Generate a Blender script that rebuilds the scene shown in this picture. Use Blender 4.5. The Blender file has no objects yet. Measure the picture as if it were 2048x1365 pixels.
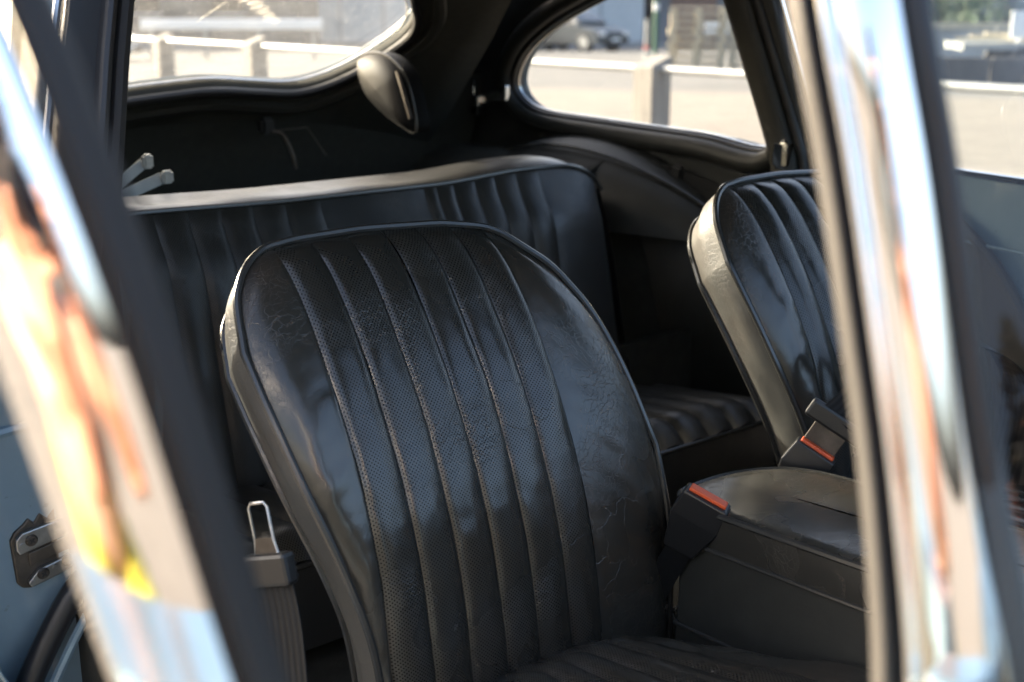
import bpy, bmesh, math, random
from mathutils import Vector, Matrix, noise
R = math.radians
rnd = random.Random(7)
scene = bpy.context.scene
COL = scene.collection

# ------------------------------------------------------------------ camera
cd = bpy.data.cameras.new('camera'); cam = bpy.data.objects.new('camera', cd); COL.objects.link(cam)
cam.location = (0, 0, 1.10)
cam.rotation_euler = (R(90 - 15.27), 0, R(-39))
cd.sensor_width = 36; cd.lens = 36 * 2500 / 2048
cd.clip_start = 0.02; cd.clip_end = 800
cd.dof.use_dof = True; cd.dof.focus_distance = 1.36; cd.dof.aperture_fstop = 5.0
scene.camera = cam
# ------------------------------------------------------------------ world, sun, exposure
SUN_AZ, SUN_EL = -15.5, 20          # azimuth from +Y, positive towards +X
w = bpy.data.worlds.new('World'); scene.world = w; w.use_nodes = True
nt = w.node_tree
sky = nt.nodes.new('ShaderNodeTexSky'); sky.sky_type = 'NISHITA'; sky.sun_disc = False
sky.sun_elevation = R(SUN_EL); sky.sun_rotation = R(SUN_AZ); sky.air_density = 0.75; sky.dust_density = 7.0; sky.ozone_density = .3
nt.links.new(sky.outputs[0], nt.nodes['Background'].inputs[0])
nt.nodes['Background'].inputs[1].default_value = 0.15
SD = Vector((math.sin(R(SUN_AZ)) * math.cos(R(SUN_EL)), math.cos(R(SUN_AZ)) * math.cos(R(SUN_EL)), math.sin(R(SUN_EL))))
sl = bpy.data.lights.new('sun', 'SUN'); sl.energy = 2.6; sl.angle = R(0.6); sl.color = (1, .91, .78)
so = bpy.data.objects.new('sun', sl); COL.objects.link(so); so.rotation_euler = SD.to_track_quat('Z', 'Y').to_euler()
vs = scene.view_settings; vs.view_transform = 'Standard'; vs.look = 'None'; vs.gamma = 1; vs.exposure = 2.62
vs.use_curve_mapping = False
cy = scene.cycles
cy.use_denoising = True
cy.max_bounces = 14; cy.diffuse_bounces = 6; cy.glossy_bounces = 6; cy.transparent_max_bounces = 16; cy.transmission_bounces = 8
cy.sample_clamp_indirect = 6.0; cy.caustics_reflective = True; cy.blur_glossy = 0.5

# ------------------------------------------------------------------ materials
def mat(name, col, rough=.5, metal=0., spec=.5, coat=0.):
    m = bpy.data.materials.new(name); m.use_nodes = True
    b = m.node_tree.nodes['Principled BSDF']
    b.inputs['Base Color'].default_value = (*col, 1); b.inputs['Roughness'].default_value = rough
    b.inputs['Metallic'].default_value = metal; b.inputs['Specular IOR Level'].default_value = spec
    b.inputs['Coat Weight'].default_value = coat
    return m
class N:
    """small node helper"""
    def __init__(s, m): s.t = m.node_tree; s.b = s.t.nodes['Principled BSDF']
    def n(s, t, **k):
        x = s.t.nodes.new(t)
        for a, v in k.items(): setattr(x, a, v)
        return x
    def l(s, a, b): s.t.links.new(a, b)
    def tc(s, out='Object'): return s.n('ShaderNodeTexCoord').outputs[out]
    def noise(s, vec, scale, detail=4, rough=.5):
        x = s.n('ShaderNodeTexNoise'); x.inputs['Scale'].default_value = scale; x.inputs['Detail'].default_value = detail
        x.inputs['Roughness'].default_value = rough; s.l(vec, x.inputs['Vector']); return x.outputs[0]
    def ramp(s, fac, stops):
        x = s.n('ShaderNodeValToRGB'); e = x.color_ramp.elements
        while len(e) < len(stops): e.new(.5)
        for q, (p, c) in zip(e, stops): q.position = p; q.color = (*c, 1) if len(c) == 3 else c
        s.l(fac, x.inputs[0]); return x.outputs[0]
    def mr(s, v, a, b, c, d):
        x = s.n('ShaderNodeMapRange'); s.l(v, x.inputs[0])
        for i, q in enumerate((a, b, c, d)): x.inputs[i + 1].default_value = q
        return x.outputs[0]
    def math(s, op, a, b=None):
        x = s.n('ShaderNodeMath', operation=op)
        for i, q in enumerate((a, b)):
            if q is None: continue
            if isinstance(q, (int, float)): x.inputs[i].default_value = q
            else: s.l(q, x.inputs[i])
        return x.outputs[0]
    def mix(s, f, a, b):
        x = s.n('ShaderNodeMix', data_type='RGBA')
        if isinstance(f, (int, float)): x.inputs[0].default_value = f
        else: s.l(f, x.inputs[0])
        for i, q in ((6, a), (7, b)):
            if isinstance(q, tuple): x.inputs[i].default_value = (*q, 1)
            else: s.l(q, x.inputs[i])
        return x.outputs[2]
    def bump(s, h, strength, dist, prev=None):
        x = s.n('ShaderNodeBump'); x.inputs['Strength'].default_value = strength; x.inputs['Distance'].default_value = dist
        s.l(h, x.inputs['Height'])
        if prev is not None: s.l(prev, x.inputs['Normal'])
        return x.outputs[0]

def leather(name, perforated=False, wear=.5, col=(.030, .028, .023), rough=.34):
    m = mat(name, col, rough, 0, .68); q = N(m); v = q.tc('Object')
    big = q.noise(v, 9, 3); fine = q.noise(v, 420, 3, .6)
    dis = q.n('ShaderNodeVectorMath', operation='ADD')
    nz = q.n('ShaderNodeTexNoise'); nz.inputs['Scale'].default_value = 14; nz.inputs['Detail'].default_value = 5; q.l(v, nz.inputs['Vector'])
    sc = q.n('ShaderNodeVectorMath', operation='SCALE'); q.l(nz.outputs['Color'], sc.inputs[0]); sc.inputs['Scale'].default_value = .12
    q.l(v, dis.inputs[0]); q.l(sc.outputs[0], dis.inputs[1])
    vo = q.n('ShaderNodeTexVoronoi', feature='DISTANCE_TO_EDGE'); vo.inputs['Scale'].default_value = 24; q.l(dis.outputs[0], vo.inputs['Vector'])
    vo2 = q.n('ShaderNodeTexVoronoi', feature='DISTANCE_TO_EDGE'); vo2.inputs['Scale'].default_value = 95; q.l(dis.outputs[0], vo2.inputs['Vector'])
    gate = q.mr(q.noise(v, 7, 3), .56, .66, 0, 1)
    gate2 = q.mr(q.noise(v, 9, 4), .48, .64, 0, 1)
    crack = q.math('MULTIPLY', q.mr(vo.outputs[0], 0, .014, .8, 0), gate)
    crack2 = q.math('MULTIPLY', q.mr(vo2.outputs[0], 0, .05, 1, 0), gate2)
    cr = q.math('MAXIMUM', crack, q.math('MULTIPLY', crack2, .6))
    worn = q.mr(q.noise(v, 5.5, 6, .66), .50, .72, 0, wear)
    base = q.mix(worn, col, (.046, .032, .021))
    base = q.mix(q.math('MULTIPLY', cr, wear), base, (.075, .056, .040))
    ro = q.mr(big, .3, .7, rough - .07, rough + .10)
    h = q.math('MULTIPLY', cr, -1.)
    nrm = q.bump(fine, .10, .0006)
    nrm = q.bump(big, .04 if perforated else .08, .01, nrm)
    wr = q.n('ShaderNodeTexNoise'); wr.inputs['Scale'].default_value = 24; wr.inputs['Distortion'].default_value = 1.6; wr.inputs['Detail'].default_value = 2; q.l(v, wr.inputs['Vector'])
    nrm = q.bump(wr.outputs[0], .05 if perforated else .10, .004, nrm)
    nrm = q.bump(h, .35, .0015, nrm)
    if perforated:
        uv = q.n('ShaderNodeSeparateXYZ'); q.l(q.tc('UV'), uv.inputs[0])
        k = 2 * math.pi / .0041
        ca = q.math('COSINE', q.math('MULTIPLY', uv.outputs[0], k)); cb = q.math('COSINE', q.math('MULTIPLY', uv.outputs[1], k * .95))
        hole = q.mr(q.math('MULTIPLY', ca, cb), .32, .62, 0, 1)
        base = q.mix(hole, base, (.002, .002, .002))
        nrm = q.bump(hole, -.55, .0012, nrm)
        q.l(q.mr(hole, 0, 1, .72, .05), q.b.inputs['Specular IOR Level'])
    q.l(base, q.b.inputs['Base Color']); q.l(ro, q.b.inputs['Roughness']); q.l(nrm, q.b.inputs['Normal'])
    return m
def grainy(name, col, rough=.6, scale=60, amt=.35, bump=.2, metal=0, dist=.002):
    m = mat(name, col, rough, metal); q = N(m); v = q.tc()
    n1 = q.noise(v, scale, 6, .6); n2 = q.noise(v, scale * .13, 4)
    d = tuple(c * (1 - amt) for c in col); l = tuple(min(1, c * (1 + amt)) for c in col)
    c = q.mix(q.mr(n2, .3, .7, 0, 1), d, l); c = q.mix(q.mr(n1, .35, .65, 0, .5), c, tuple(x * .8 for x in col))
    q.l(c, q.b.inputs['Base Color']); q.l(q.bump(n1, bump, dist), q.b.inputs['Normal']); return m
def wood(name, col):
    m = mat(name, col, .75); q = N(m); v = q.tc()
    mp = q.n('ShaderNodeMapping'); mp.inputs['Scale'].default_value = (14, 14, 1.2); q.l(v, mp.inputs[0])
    n1 = q.noise(mp.outputs[0], 3, 6, .65)
    q.l(q.mix(q.mr(n1, .3, .7, 0, 1), tuple(c * .62 for c in col), tuple(c * 1.25 for c in col)), q.b.inputs['Base Color'])
    q.l(q.bump(n1, .5, .004), q.b.inputs['Normal']); return m
def glass(name, dust=.05, tint=(.93, .95, .94), smear=0., boost=1.0):
    m = bpy.data.materials.new(name); m.use_nodes = True; t = m.node_tree; t.nodes.remove(t.nodes['Principled BSDF'])
    out = t.nodes['Material Output']
    def n(k): return t.nodes.new(k)
    tr = n('ShaderNodeBsdfTransparent'); tr.inputs[0].default_value = (*tint, 1)
    gl = n('ShaderNodeBsdfGlossy'); gl.inputs['Roughness'].default_value = 0.0
    fr = n('ShaderNodeFresnel'); fr.inputs['IOR'].default_value = 1.52
    mu = n('ShaderNodeMath'); mu.operation = 'MULTIPLY'; mu.inputs[1].default_value = 1.8 * boost; mu.use_clamp = True
    ge = n('ShaderNodeNewGeometry'); io = n('ShaderNodeMapRange'); io.inputs[3].default_value = 1.52; io.inputs[4].default_value = 1 / 1.52
    t.links.new(ge.outputs['Backfacing'], io.inputs[0]); t.links.new(io.outputs[0], fr.inputs['IOR'])
    t.links.new(fr.outputs[0], mu.inputs[0])
    mx = n('ShaderNodeMixShader'); t.links.new(mu.outputs[0], mx.inputs[0]); t.links.new(tr.outputs[0], mx.inputs[1]); t.links.new(gl.outputs[0], mx.inputs[2])
    di = n('ShaderNodeBsdfTranslucent'); di.inputs[0].default_value = (.8, .8, .76, 1)
    df = n('ShaderNodeBsdfDiffuse'); df.inputs[0].default_value = (.8, .8, .76, 1)
    md = n('ShaderNodeMixShader'); md.inputs[0].default_value = .5; t.links.new(di.outputs[0], md.inputs[1]); t.links.new(df.outputs[0], md.inputs[2])
    tc = n('ShaderNodeTexCoord'); no = n('ShaderNodeTexNoise'); no.inputs['Scale'].default_value = 9; no.inputs['Detail'].default_value = 8; no.inputs['Roughness'].default_value = .7
    t.links.new(tc.outputs['Object'], no.inputs['Vector'])
    mr = n('ShaderNodeMapRange'); t.links.new(no.outputs[0], mr.inputs[0])
    for i, qv in enumerate((.3, .7, dust * .6, dust * 1.4)): mr.inputs[i + 1].default_value = qv
    fac = mr.outputs[0]
    if smear:
        n2 = n('ShaderNodeTexNoise'); n2.inputs['Scale'].default_value = 420; n2.inputs['Detail'].default_value = 2; t.links.new(tc.outputs['Object'], n2.inputs['Vector'])
        m2 = n('ShaderNodeMapRange'); t.links.new(n2.outputs[0], m2.inputs[0])
        for i, qv in enumerate((.66, .74, 0, smear)): m2.inputs[i + 1].default_value = qv
        ad = n('ShaderNodeMath'); ad.operation = 'ADD'; t.links.new(fac, ad.inputs[0]); t.links.new(m2.outputs[0], ad.inputs[1]); fac = ad.outputs[0]
    m3 = n('ShaderNodeMixShader'); t.links.new(fac, m3.inputs[0]); t.links.new(mx.outputs[0], m3.inputs[1]); t.links.new(md.outputs[0], m3.inputs[2])
    t.links.new(m3.outputs[0], out.inputs[0]); return m

M = {}
M['leather'] = leather('worn_black_leather', False, .85, rough=.25)
M['perf'] = leather('perforated_black_leather', True, .35, rough=.26)
M['side_leather'] = leather('boxing_leather', False, .6, (.070, .068, .060), .48)  # sunlit paleness put into the base colour, lighter than the seat fronts
M['piping'] = mat('piping_leather', (.034, .033, .030), .24, 0, .7)
M['rear_leather'] = leather('rear_seat_leather', False, .35, (.032, .032, .031), .38)
M['rear_perf'] = leather('rear_perforated_leather', True, .15, rough=.40)
M['vinyl'] = grainy('black_vinyl_trim', (.020, .020, .016), .56, 260, .2, .15, dist=.0006)
M['cloth'] = grainy('black_headlining', (.026, .026, .020), .9, 500, .2, .1)
M['carpet'] = grainy('black_carpet', (.026, .025, .019), .95, 300, .4, .5)
M['rubber'] = mat('black_rubber', (.013, .013, .014), .42)
M['rubber_matt'] = mat('matt_black_rubber', (.012, .012, .012), .7)
M['plastic'] = mat('black_plastic', (.012, .012, .012), .33)
M['red'] = mat('red_plastic', (.62, .085, .02), .38)
def webbing():
    m = mat('belt_webbing', (.016, .017, .018), .62); q = N(m)
    uv = q.n('ShaderNodeSeparateXYZ'); q.l(q.tc('UV'), uv.inputs[0])
    st = q.math('SINE', q.math('MULTIPLY', uv.outputs[0], 2 * math.pi / .007))
    wv = q.math('SINE', q.math('MULTIPLY', uv.outputs[1], 2 * math.pi / .0016))
    q.l(q.mix(q.mr(st, -1, 1, 0, 1), (.006, .006, .006), (.015, .015, .015)), q.b.inputs['Base Color'])
    q.l(q.bump(q.math('ADD', st, q.math('MULTIPLY', wv, .4)), .5, .0008), q.b.inputs['Normal']); return m
M['web'] = webbing(); M['web'].node_tree.nodes['Principled BSDF'].inputs['Specular IOR Level'].default_value = .2
def paint():
    m = mat('grey_blue_car_paint', (.12, .18, .22), .38, 0, .5, .7); q = N(m); v = q.tc()
    m.node_tree.nodes['Principled BSDF'].inputs['Coat Roughness'].default_value = .06
    n1 = q.noise(v, 7, 5, .6)
    sp = q.mr(q.noise(v, 90, 3, .7), .66, .72, 0, .5)
    c = q.mix(q.mr(n1, .35, .7, 0, 1), (.10, .158, .20), (.135, .198, .24))
    q.l(q.mix(sp, c, (.06, .085, .1)), q.b.inputs['Base Color']); return m
M['paint'] = paint()
def chrome(name, rough=.035, pit=.3):
    m = mat(name, (.86, .85, .83), rough, 1.0); q = N(m); v = q.tc()
    n1 = q.noise(v, 38, 4); n2 = q.noise(v, 900, 2)
    q.l(q.mr(n1, .35, .75, rough * .7, rough * 2.2), q.b.inputs['Roughness'])
    q.l(q.bump(n1, pit * .08, .002), q.b.inputs['Normal'])
    q.l(q.mix(q.mr(n2, .70, .76, 0, pit), (.86, .85, .83), (.35, .28, .2)), q.b.inputs['Base Color']); return m
M['chrome'] = chrome('aged_chrome')
M['satin'] = mat('satin_chrome', (.80, .79, .76), .26, 1.0)
M['steel'] = grainy('worn_steel', (.42, .42, .41), .38, 220, .3, .2, 1.0, .0008)
M['dark_steel'] = grainy('dark_screw_steel', (.10, .085, .07), .5, 300, .4, .3, .8, .0006)
M['galv'] = grainy('galvanised_steel', (.34, .35, .345), .45, 60, .12, .05, .35)
M['post'] = wood('weathered_post', (.215, .20, .175))
M['pallet'] = wood('pallet_timber', (.52, .46, .34))
M['gl_ws'] = glass('windscreen_glass', .006, (.90, .94, .93), 0, .6)
M['gl_rear'] = glass('dusty_rear_glass', .075, (.88, .90, .87), .5)
M['gl_side'] = glass('side_glass', .05, (.90, .92, .90), .1)

# ------------------------------------------------------------------ mesh helpers
def prop(o, label=None, cat=None, group=None, kind=None):
    for k, v in (('label', label), ('category', cat), ('group', group), ('kind', kind)):
        if v: o[k] = v
    return o
def obj(name, verts, faces, m, parent=None, smooth=True, uv=None, mats=None, fm=None):
    me = bpy.data.meshes.new(name); me.from_pydata([tuple(v) for v in verts], [], faces)
    if uv:
        L = me.uv_layers.new(name='UVMap')
        for lp in me.loops: L.data[lp.index].uv = uv[lp.vertex_index]
    for x in (mats or [m]): me.materials.append(x)
    for i, p in enumerate(me.polygons):
        p.use_smooth = smooth
        if fm: p.material_index = fm[i]
    me.update()
    o = bpy.data.objects.new(name, me); COL.objects.link(o); o.parent = parent; return o
def empty(name, loc=(0, 0, 0), rz=0):
    o = bpy.data.objects.new(name, None); COL.objects.link(o); o.location = loc; o.rotation_euler = (0, 0, rz); return o
class MB:
    def __init__(s): s.v = []; s.f = []; s.uv = []
    def add(s, v, f, uv=None):
        k = len(s.v); s.v += [tuple(x) for x in v]; s.f += [tuple(i + k for i in q) for q in f]
        s.uv += uv if uv else [(0, 0)] * len(v)
    def grid(s, fn, nu, nv, flip=False, uvf=None):
        v = []; uv = []
        for j in range(nv + 1):
            for i in range(nu + 1):
                v.append(fn(i / nu, j / nv)); uv.append(uvf(i / nu, j / nv) if uvf else (i / nu, j / nv))
        f = []
        for j in range(nv):
            for i in range(nu):
                a = j * (nu + 1) + i; q = (a, a + 1, a + nu + 2, a + nu + 1); f.append(q[::-1] if flip else q)
        s.add(v, f, uv)
    def box(s, c, size, rot=None, bev=0.):
        cx, cyy, cz = c; sx, sy, sz = (x / 2 for x in size)
        bm = bmesh.new(); bmesh.ops.create_cube(bm, size=1)
        bmesh.ops.scale(bm, vec=(sx * 2, sy * 2, sz * 2), verts=bm.verts)
        if bev: bmesh.ops.bevel(bm, geom=bm.edges[:], offset=bev, segments=2, affect='EDGES')
        if rot is not None: bmesh.ops.transform(bm, matrix=rot, verts=bm.verts)
        bm.verts.index_update()
        s.add([Vector(x.co) + Vector(c) for x in bm.verts], [[x.index for x in f.verts] for f in bm.faces]); bm.free()
    def tube(s, path, r, n=8, closed=False, cap=True):
        path = [Vector(p) for p in path]; m = len(path); v = []; f = []
        t0 = (path[1] - path[0]).normalized()
        up = Vector((0, 0, 1)) if abs(t0.z) < .9 else Vector((1, 0, 0))
        a = (up - t0 * up.dot(t0)).normalized()
        for i, p in enumerate(path):
            if closed: t = (path[(i + 1) % m] - path[i - 1]).normalized()
            else: t = (path[min(i + 1, m - 1)] - path[max(i - 1, 0)]).normalized()
            a = (a - t * a.dot(t)).normalized(); b = t.cross(a)
            rr = r(i / (m - 1)) if callable(r) else r
            for k in range(n):
                th = 2 * math.pi * k / n; v.append(p + a * math.cos(th) * rr + b * math.sin(th) * rr)
        for i in range(m if closed else m - 1):
            for k in range(n):
                i2 = (i + 1) % m; f.append((i * n + k, i * n + (k + 1) % n, i2 * n + (k + 1) % n, i2 * n + k))
        if cap and not closed: f.append(tuple(range(n))[::-1]); f.append(tuple((m - 1) * n + k for k in range(n)))
        s.add(v, f)
    def ribbon(s, path, width_dir, wd, th=.0014):
        """flat webbing along path; width_dir a vector or function of t"""
        path = [Vector(p) for p in path]; m = len(path); v = []; uv = []; L = 0
        for i, p in enumerate(path):
            t = (path[min(i + 1, m - 1)] - path[max(i - 1, 0)]).normalized()
            d = Vector(width_dir(i / (m - 1)) if callable(width_dir) else width_dir); d = (d - t * d.dot(t)).normalized(); nn = t.cross(d)
            if i: L += (p - path[i - 1]).length
            for a, b in ((-1, -1), (1, -1), (1, 1), (-1, 1)):
                v.append(p + d * a * wd / 2 + nn * b * th / 2); uv.append((a * wd / 2, L))
        f = []
        for i in range(m - 1):
            for k in range(4): f.append((i * 4 + k, i * 4 + (k + 1) % 4, i * 4 + 4 + (k + 1) % 4, i * 4 + 4 + k))
        f += [(0, 1, 2, 3)[::-1], tuple(4 * (m - 1) + k for k in range(4))]
        s.add(v, f, uv)
    def sweep(s, path, prof, aw, bw, closed_prof=False):
        """profile points (a,b) carried along path with fixed world directions aw (vector or fn of t), bw"""
        path = [Vector(p) for p in path]; m = len(path); n = len(prof); v = []; f = []
        for i, p in enumerate(path):
            A = Vector(aw(i / (m - 1)) if callable(aw) else aw); B = Vector(bw(i / (m - 1)) if callable(bw) else bw)
            for a, b in prof: v.append(p + A * a + B * b)
        nn = n if closed_prof else n - 1
        for i in range(m - 1):
            for k in range(nn): f.append((i * n + k, i * n + (k + 1) % n, (i + 1) * n + (k + 1) % n, (i + 1) * n + k))
        if closed_prof: f.append(tuple(range(n))[::-1]); f.append(tuple((m - 1) * n + k for k in range(n)))
        s.add(v, f)
    def prism(s, poly, fn, depth):
        """polygon of 2D points; fn(x,y,d)->3D, closed solid"""
        n = len(poly); v = [fn(x, y, 0) for x, y in poly] + [fn(x, y, depth) for x, y in poly]
        f = [tuple(range(n))[::-1], tuple(range(n, 2 * n))] + [(i, (i + 1) % n, n + (i + 1) % n, n + i) for i in range(n)]
        s.add(v, f)
    def build(s, name, m, parent=None, smooth=True, bevel=0., uv=False):
        o = obj(name, s.v, s.f, m, parent, smooth, s.uv if uv else None)
        if bevel:
            b = o.modifiers.new('bevel', 'BEVEL'); b.width = bevel; b.segments = 2; b.limit_method = 'ANGLE'; b.angle_limit = R(35)
        if smooth:
            me = o.data
            for e in me.edges: pass
            try: me.set_sharp_from_angle(angle=R(38))
            except Exception: pass
        return o
def spline(pts, n):
    """Catmull-Rom through points, n samples per span"""
    P = [Vector(p) for p in pts]; P = [P[0] * 2 - P[1]] + P + [P[-1] * 2 - P[-2]]; out = []
    for i in range(1, len(P) - 2):
        for k in range(n):
            t = k / n; a, b, c, d = P[i - 1:i + 3]
            out.append(.5 * ((2 * b) + (c - a) * t + (2 * a - 5 * b + 4 * c - d) * t * t + (3 * b - a - 3 * c + d) * t ** 3))
    out.append(P[-2].copy()); return out
def copy_tree(o, parent=None):
    c = o.copy(); COL.objects.link(c); c.parent = parent
    for ch in [x for x in o.children]: copy_tree(ch, c)
    return c
def plate(name, outer, holes, fn, m, parent, thick=0., outer_mat=None, sub=0):
    """flat polygon with holes in 2D, mapped to 3D by fn"""
    bm = bmesh.new(); edges = []
    for loop in [outer] + holes:
        vs_ = [bm.verts.new((x, y, 0)) for x, y in loop]
        for i in range(len(vs_)): edges.append(bm.edges.new((vs_[i], vs_[(i + 1) % len(vs_)])))
    bmesh.ops.triangle_fill(bm, edges=edges, use_beauty=True, use_dissolve=False)
    if sub:
        bmesh.ops.subdivide_edges(bm, edges=bm.edges[:], cuts=sub, use_grid_fill=True)
        bmesh.ops.triangulate(bm, faces=bm.faces[:])
    bm.verts.index_update()
    v = [fn(x.co.x, x.co.y) for x in bm.verts]; f = [[x.index for x in q.verts] for q in bm.faces]; bm.free()
    o = obj(name, v, f, m, parent, True)
    if thick:
        if outer_mat: o.data.materials.append(outer_mat)
        sm = o.modifiers.new('solid', 'SOLIDIFY'); sm.thickness = thick; sm.offset = 0
        if outer_mat: sm.material_offset = 1
    return o
def dens(poly, n=6, closed=True):
    """smooth a closed 2D polygon"""
    P = [Vector((x, y, 0)) for x, y in poly]; m = len(P); out = []
    for i in range(m):
        a, b, c, d = P[i - 1], P[i], P[(i + 1) % m], P[(i + 2) % m]
        for k in range(n):
            t = k / n; q = .5 * ((2 * b) + (c - a) * t + (2 * a - 5 * b + 4 * c - d) * t * t + (3 * b - a - 3 * c + d) * t ** 3)
            out.append((q.x, q.y))
    return out
def smooth01(t): t = max(0, min(1, t)); return t * t * (3 - 2 * t)

XM = 1.08                                    # centreline of the car
# ================================================================== SETTING
def slope(x, y):
    d = x * .629 + y * .777
    return 0 if d < 12.8 else -.0252 * (d - 12.8)
gv = []; gf = []
gx = [-260, -60, -20, -8, -3, 0, 2, 4, 6, 8, 10, 13, 16, 20, 25, 30, 36, 44, 54, 70, 100, 180, 300]
for j, y in enumerate(gx):
    for i, x in enumerate(gx): gv.append((x, y, slope(x, y)))
n_ = len(gx)
for j in range(n_ - 1):
    for i in range(n_ - 1): a = j * n_ + i; gf.append((a, a + 1, a + n_ + 1, a + n_))
def ground_mat():
    m = mat('gravel_and_tarmac', (.4, .37, .33), .95); q = N(m); v = q.tc()
    n1 = q.noise(v, 3, 8, .7); n2 = q.noise(v, .25, 4); n3 = q.noise(v, 40, 3, .7)
    sx = q.n('ShaderNodeSeparateXYZ'); q.l(v, sx.inputs[0])
    dd = q.math('ADD', q.math('MULTIPLY', sx.outputs[0], .9), q.math('MULTIPLY', sx.outputs[1], .436))
    edge = q.mr(q.math('ADD', dd, q.math('MULTIPLY', n2, 2.)), 17.2, 18.6, 0, 1)
    g = q.mix(q.mr(n1, .35, .65, 0, 1), (.15, .132, .108), (.205, .18, .15)); g = q.mix(q.mr(n3, .4, .6, 0, .5), g, (.165, .146, .122))
    t = q.mix(q.mr(n1, .35, .65, 0, 1), (.095, .095, .093), (.135, .133, .126))
    st_ = q.mr(q.noise(v, .9, 6, .7), .52, .68, 0, .45); g = q.mix(st_, g, (.12, .108, .092)); t = q.mix(q.mr(q.noise(v, .5, 6, .75), .5, .66, 0, .6), t, (.06, .06, .06))
    q.l(q.mix(edge, g, t), q.b.inputs['Base Color']); q.l(q.bump(n3, .4, .02), q.b.inputs['Normal']); return m
g = obj('ground', gv, gf, ground_mat(), None, False); prop(g, kind='structure')

# ================================================================== THE CAR
car = empty('classic_car', (XM, 1.0, 0))
prop(car, 'grey-blue vintage coupe with black leather seats, its near door open', 'car')
CO = Vector((XM, 1.0, 0))
class CarBuilder:
    pass
def part(mb, name, m, parent=car, smooth=True, bevel=0., uv=False, label=None):
    """parts are modelled in world coordinates; children of the car are shifted into its frame"""
    mb.v = [tuple(Vector(v) - CO) for v in mb.v]
    o = mb.build(name, m, parent, smooth, bevel, uv)
    if label: o['label'] = label
    return o
def cplate(name, outer, holes, fn, m, parent=car, thick=0., outer_mat=None, sub=0, label=None):
    o = plate(name, outer, holes, lambda x, y: tuple(Vector(fn(x, y)) - CO), m, parent, thick, outer_mat, sub)
    if label: o['label'] = label
    return o

# ------------------------------------------------------------------ front seats
NP = 6
def interp(x, xs, ys):
    if x <= xs[0]: return ys[0]
    for k in range(1, len(xs)):
        if x <= xs[k]: return ys[k - 1] + (ys[k] - ys[k - 1]) * (x - xs[k - 1]) / (xs[k] - xs[k - 1])
    return ys[-1]
def sm_interp(x, xs, ys, r):
    return sum(interp(x + r * k / 3, xs, ys) for k in range(-3, 4)) / 7
# side profile of the backrest: upright at the base, rolling back towards the top
SLZ = [.36, .40, .50, .60, .70, .80, .86, .90]; SLV = [.05, .08, .18, .36, .56, .76, .92, 1.1]
PZ = [.30 + .005 * k for k in range(125)]; PY = [0.]
for k in range(1, 125): PY.append(PY[-1] + .005 * (interp(PZ[k], SLZ, SLV) + interp(PZ[k - 1], SLZ, SLV)) / 2)
_y7 = interp(.7, PZ, PY); PY = [v - _y7 + 1.0 for v in PY]
def prof_y(z): return interp(z, PZ, PY)
ZB = .37; XL0, XL1, XR0, XR1 = .520, .590, .853, .985
def ztop(x): return sm_interp(x, [.515, .520, .526, .542, .560, .582, .62, .70, .80, .853, .875, .923, .953, .970, .985], [.74, .775, .811, .834, .849, .859, .863, .8645, .860, .852, .843, .805, .755, .690, .59], .008)
def xleft(z): return sm_interp(z, [.36, .50, .583, .641, .70, .762], [.586, .578, .558, .541, .529, .520], .03)
def xright(z): return sm_interp(z, [.36, .43, .59, .69, .755, .805, .843, .853], [.972, .978, .985, .970, .953, .923, .875, .853], .01)
def surf(x, z, off=0.):
    dy = (prof_y(z + .006) - prof_y(z - .006)) / .012; l = math.hypot(1, dy)
    return Vector((x, prof_y(z), z)) + Vector((0, -1 / l, dy / l)) * off
def crown(x, z):
    eL = 1 - math.exp(-max(0, x - xleft(z)) / .022); eR = 1 - math.exp(-max(0, xright(z) - x) / .030); eT = 1 - math.exp(-max(0, ztop(x) - z) / .022)
    return .021 * eL * eR * eT
def wob(x, y, z, k): return noise.noise(Vector((x * k, y * k, z * k)))
def pleat_mb(i):
    mb = MB(); x0 = XL1 + (XR0 - XL1) * i / NP; x1 = XL1 + (XR0 - XL1) * (i + 1) / NP
    def fn(a, t):
        x = x0 + (x1 - x0) * a + .0016 * wob(t * 6, i * 3.1 + round(a), 0, 1); z = ZB + (ztop(x) - ZB) * t
        puff = .0066 * (max(0, math.sin(math.pi * a)) ** .56) * (1 - smooth01((t - .95) / .05))
        return surf(x, z, crown(x, z) + puff - .0014 + .0010 * wob(x * 40, t * 9, 1.3, 1.) + .0005 * wob(x * 90, t * 30, 5., 1.))
    mb.grid(fn, 12, 96, False, lambda a, t: (a * .0438, t * .56))
    return mb
def bolster_mb(sg):
    mb = MB()
    def fn(a, t):
        xt = XR0 + (XR1 - XR0) * a if sg > 0 else XL1 + (XL0 - XL1) * a
        z = ZB + (ztop(xt) - ZB) * t
        x = xt if sg > 0 else XL1 + (xleft(z) - XL1) * a
        if sg > 0: x = XR0 + (min(XR1, .974 + .011 * smooth01((z - .37) / .15)) - XR0) * a
        puff = .005 * (max(0, math.sin(math.pi * a)) ** .5) * (1 - smooth01((t - .94) / .06))
        w_ = .0030 * wob(x * 16, t * 5, sg, 1.) + .0014 * wob(x * 30 + t * 12, t * 26, 3, 1) * (1 if t < .75 else .5)
        return surf(x, z, crown(x, z) + puff - .001 + w_ * math.sin(math.pi * min(1, a + .1)) * (1 - smooth01((t - .93) / .07)))
    mb.grid(fn, 22, 96, sg < 0)
    return mb
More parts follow.
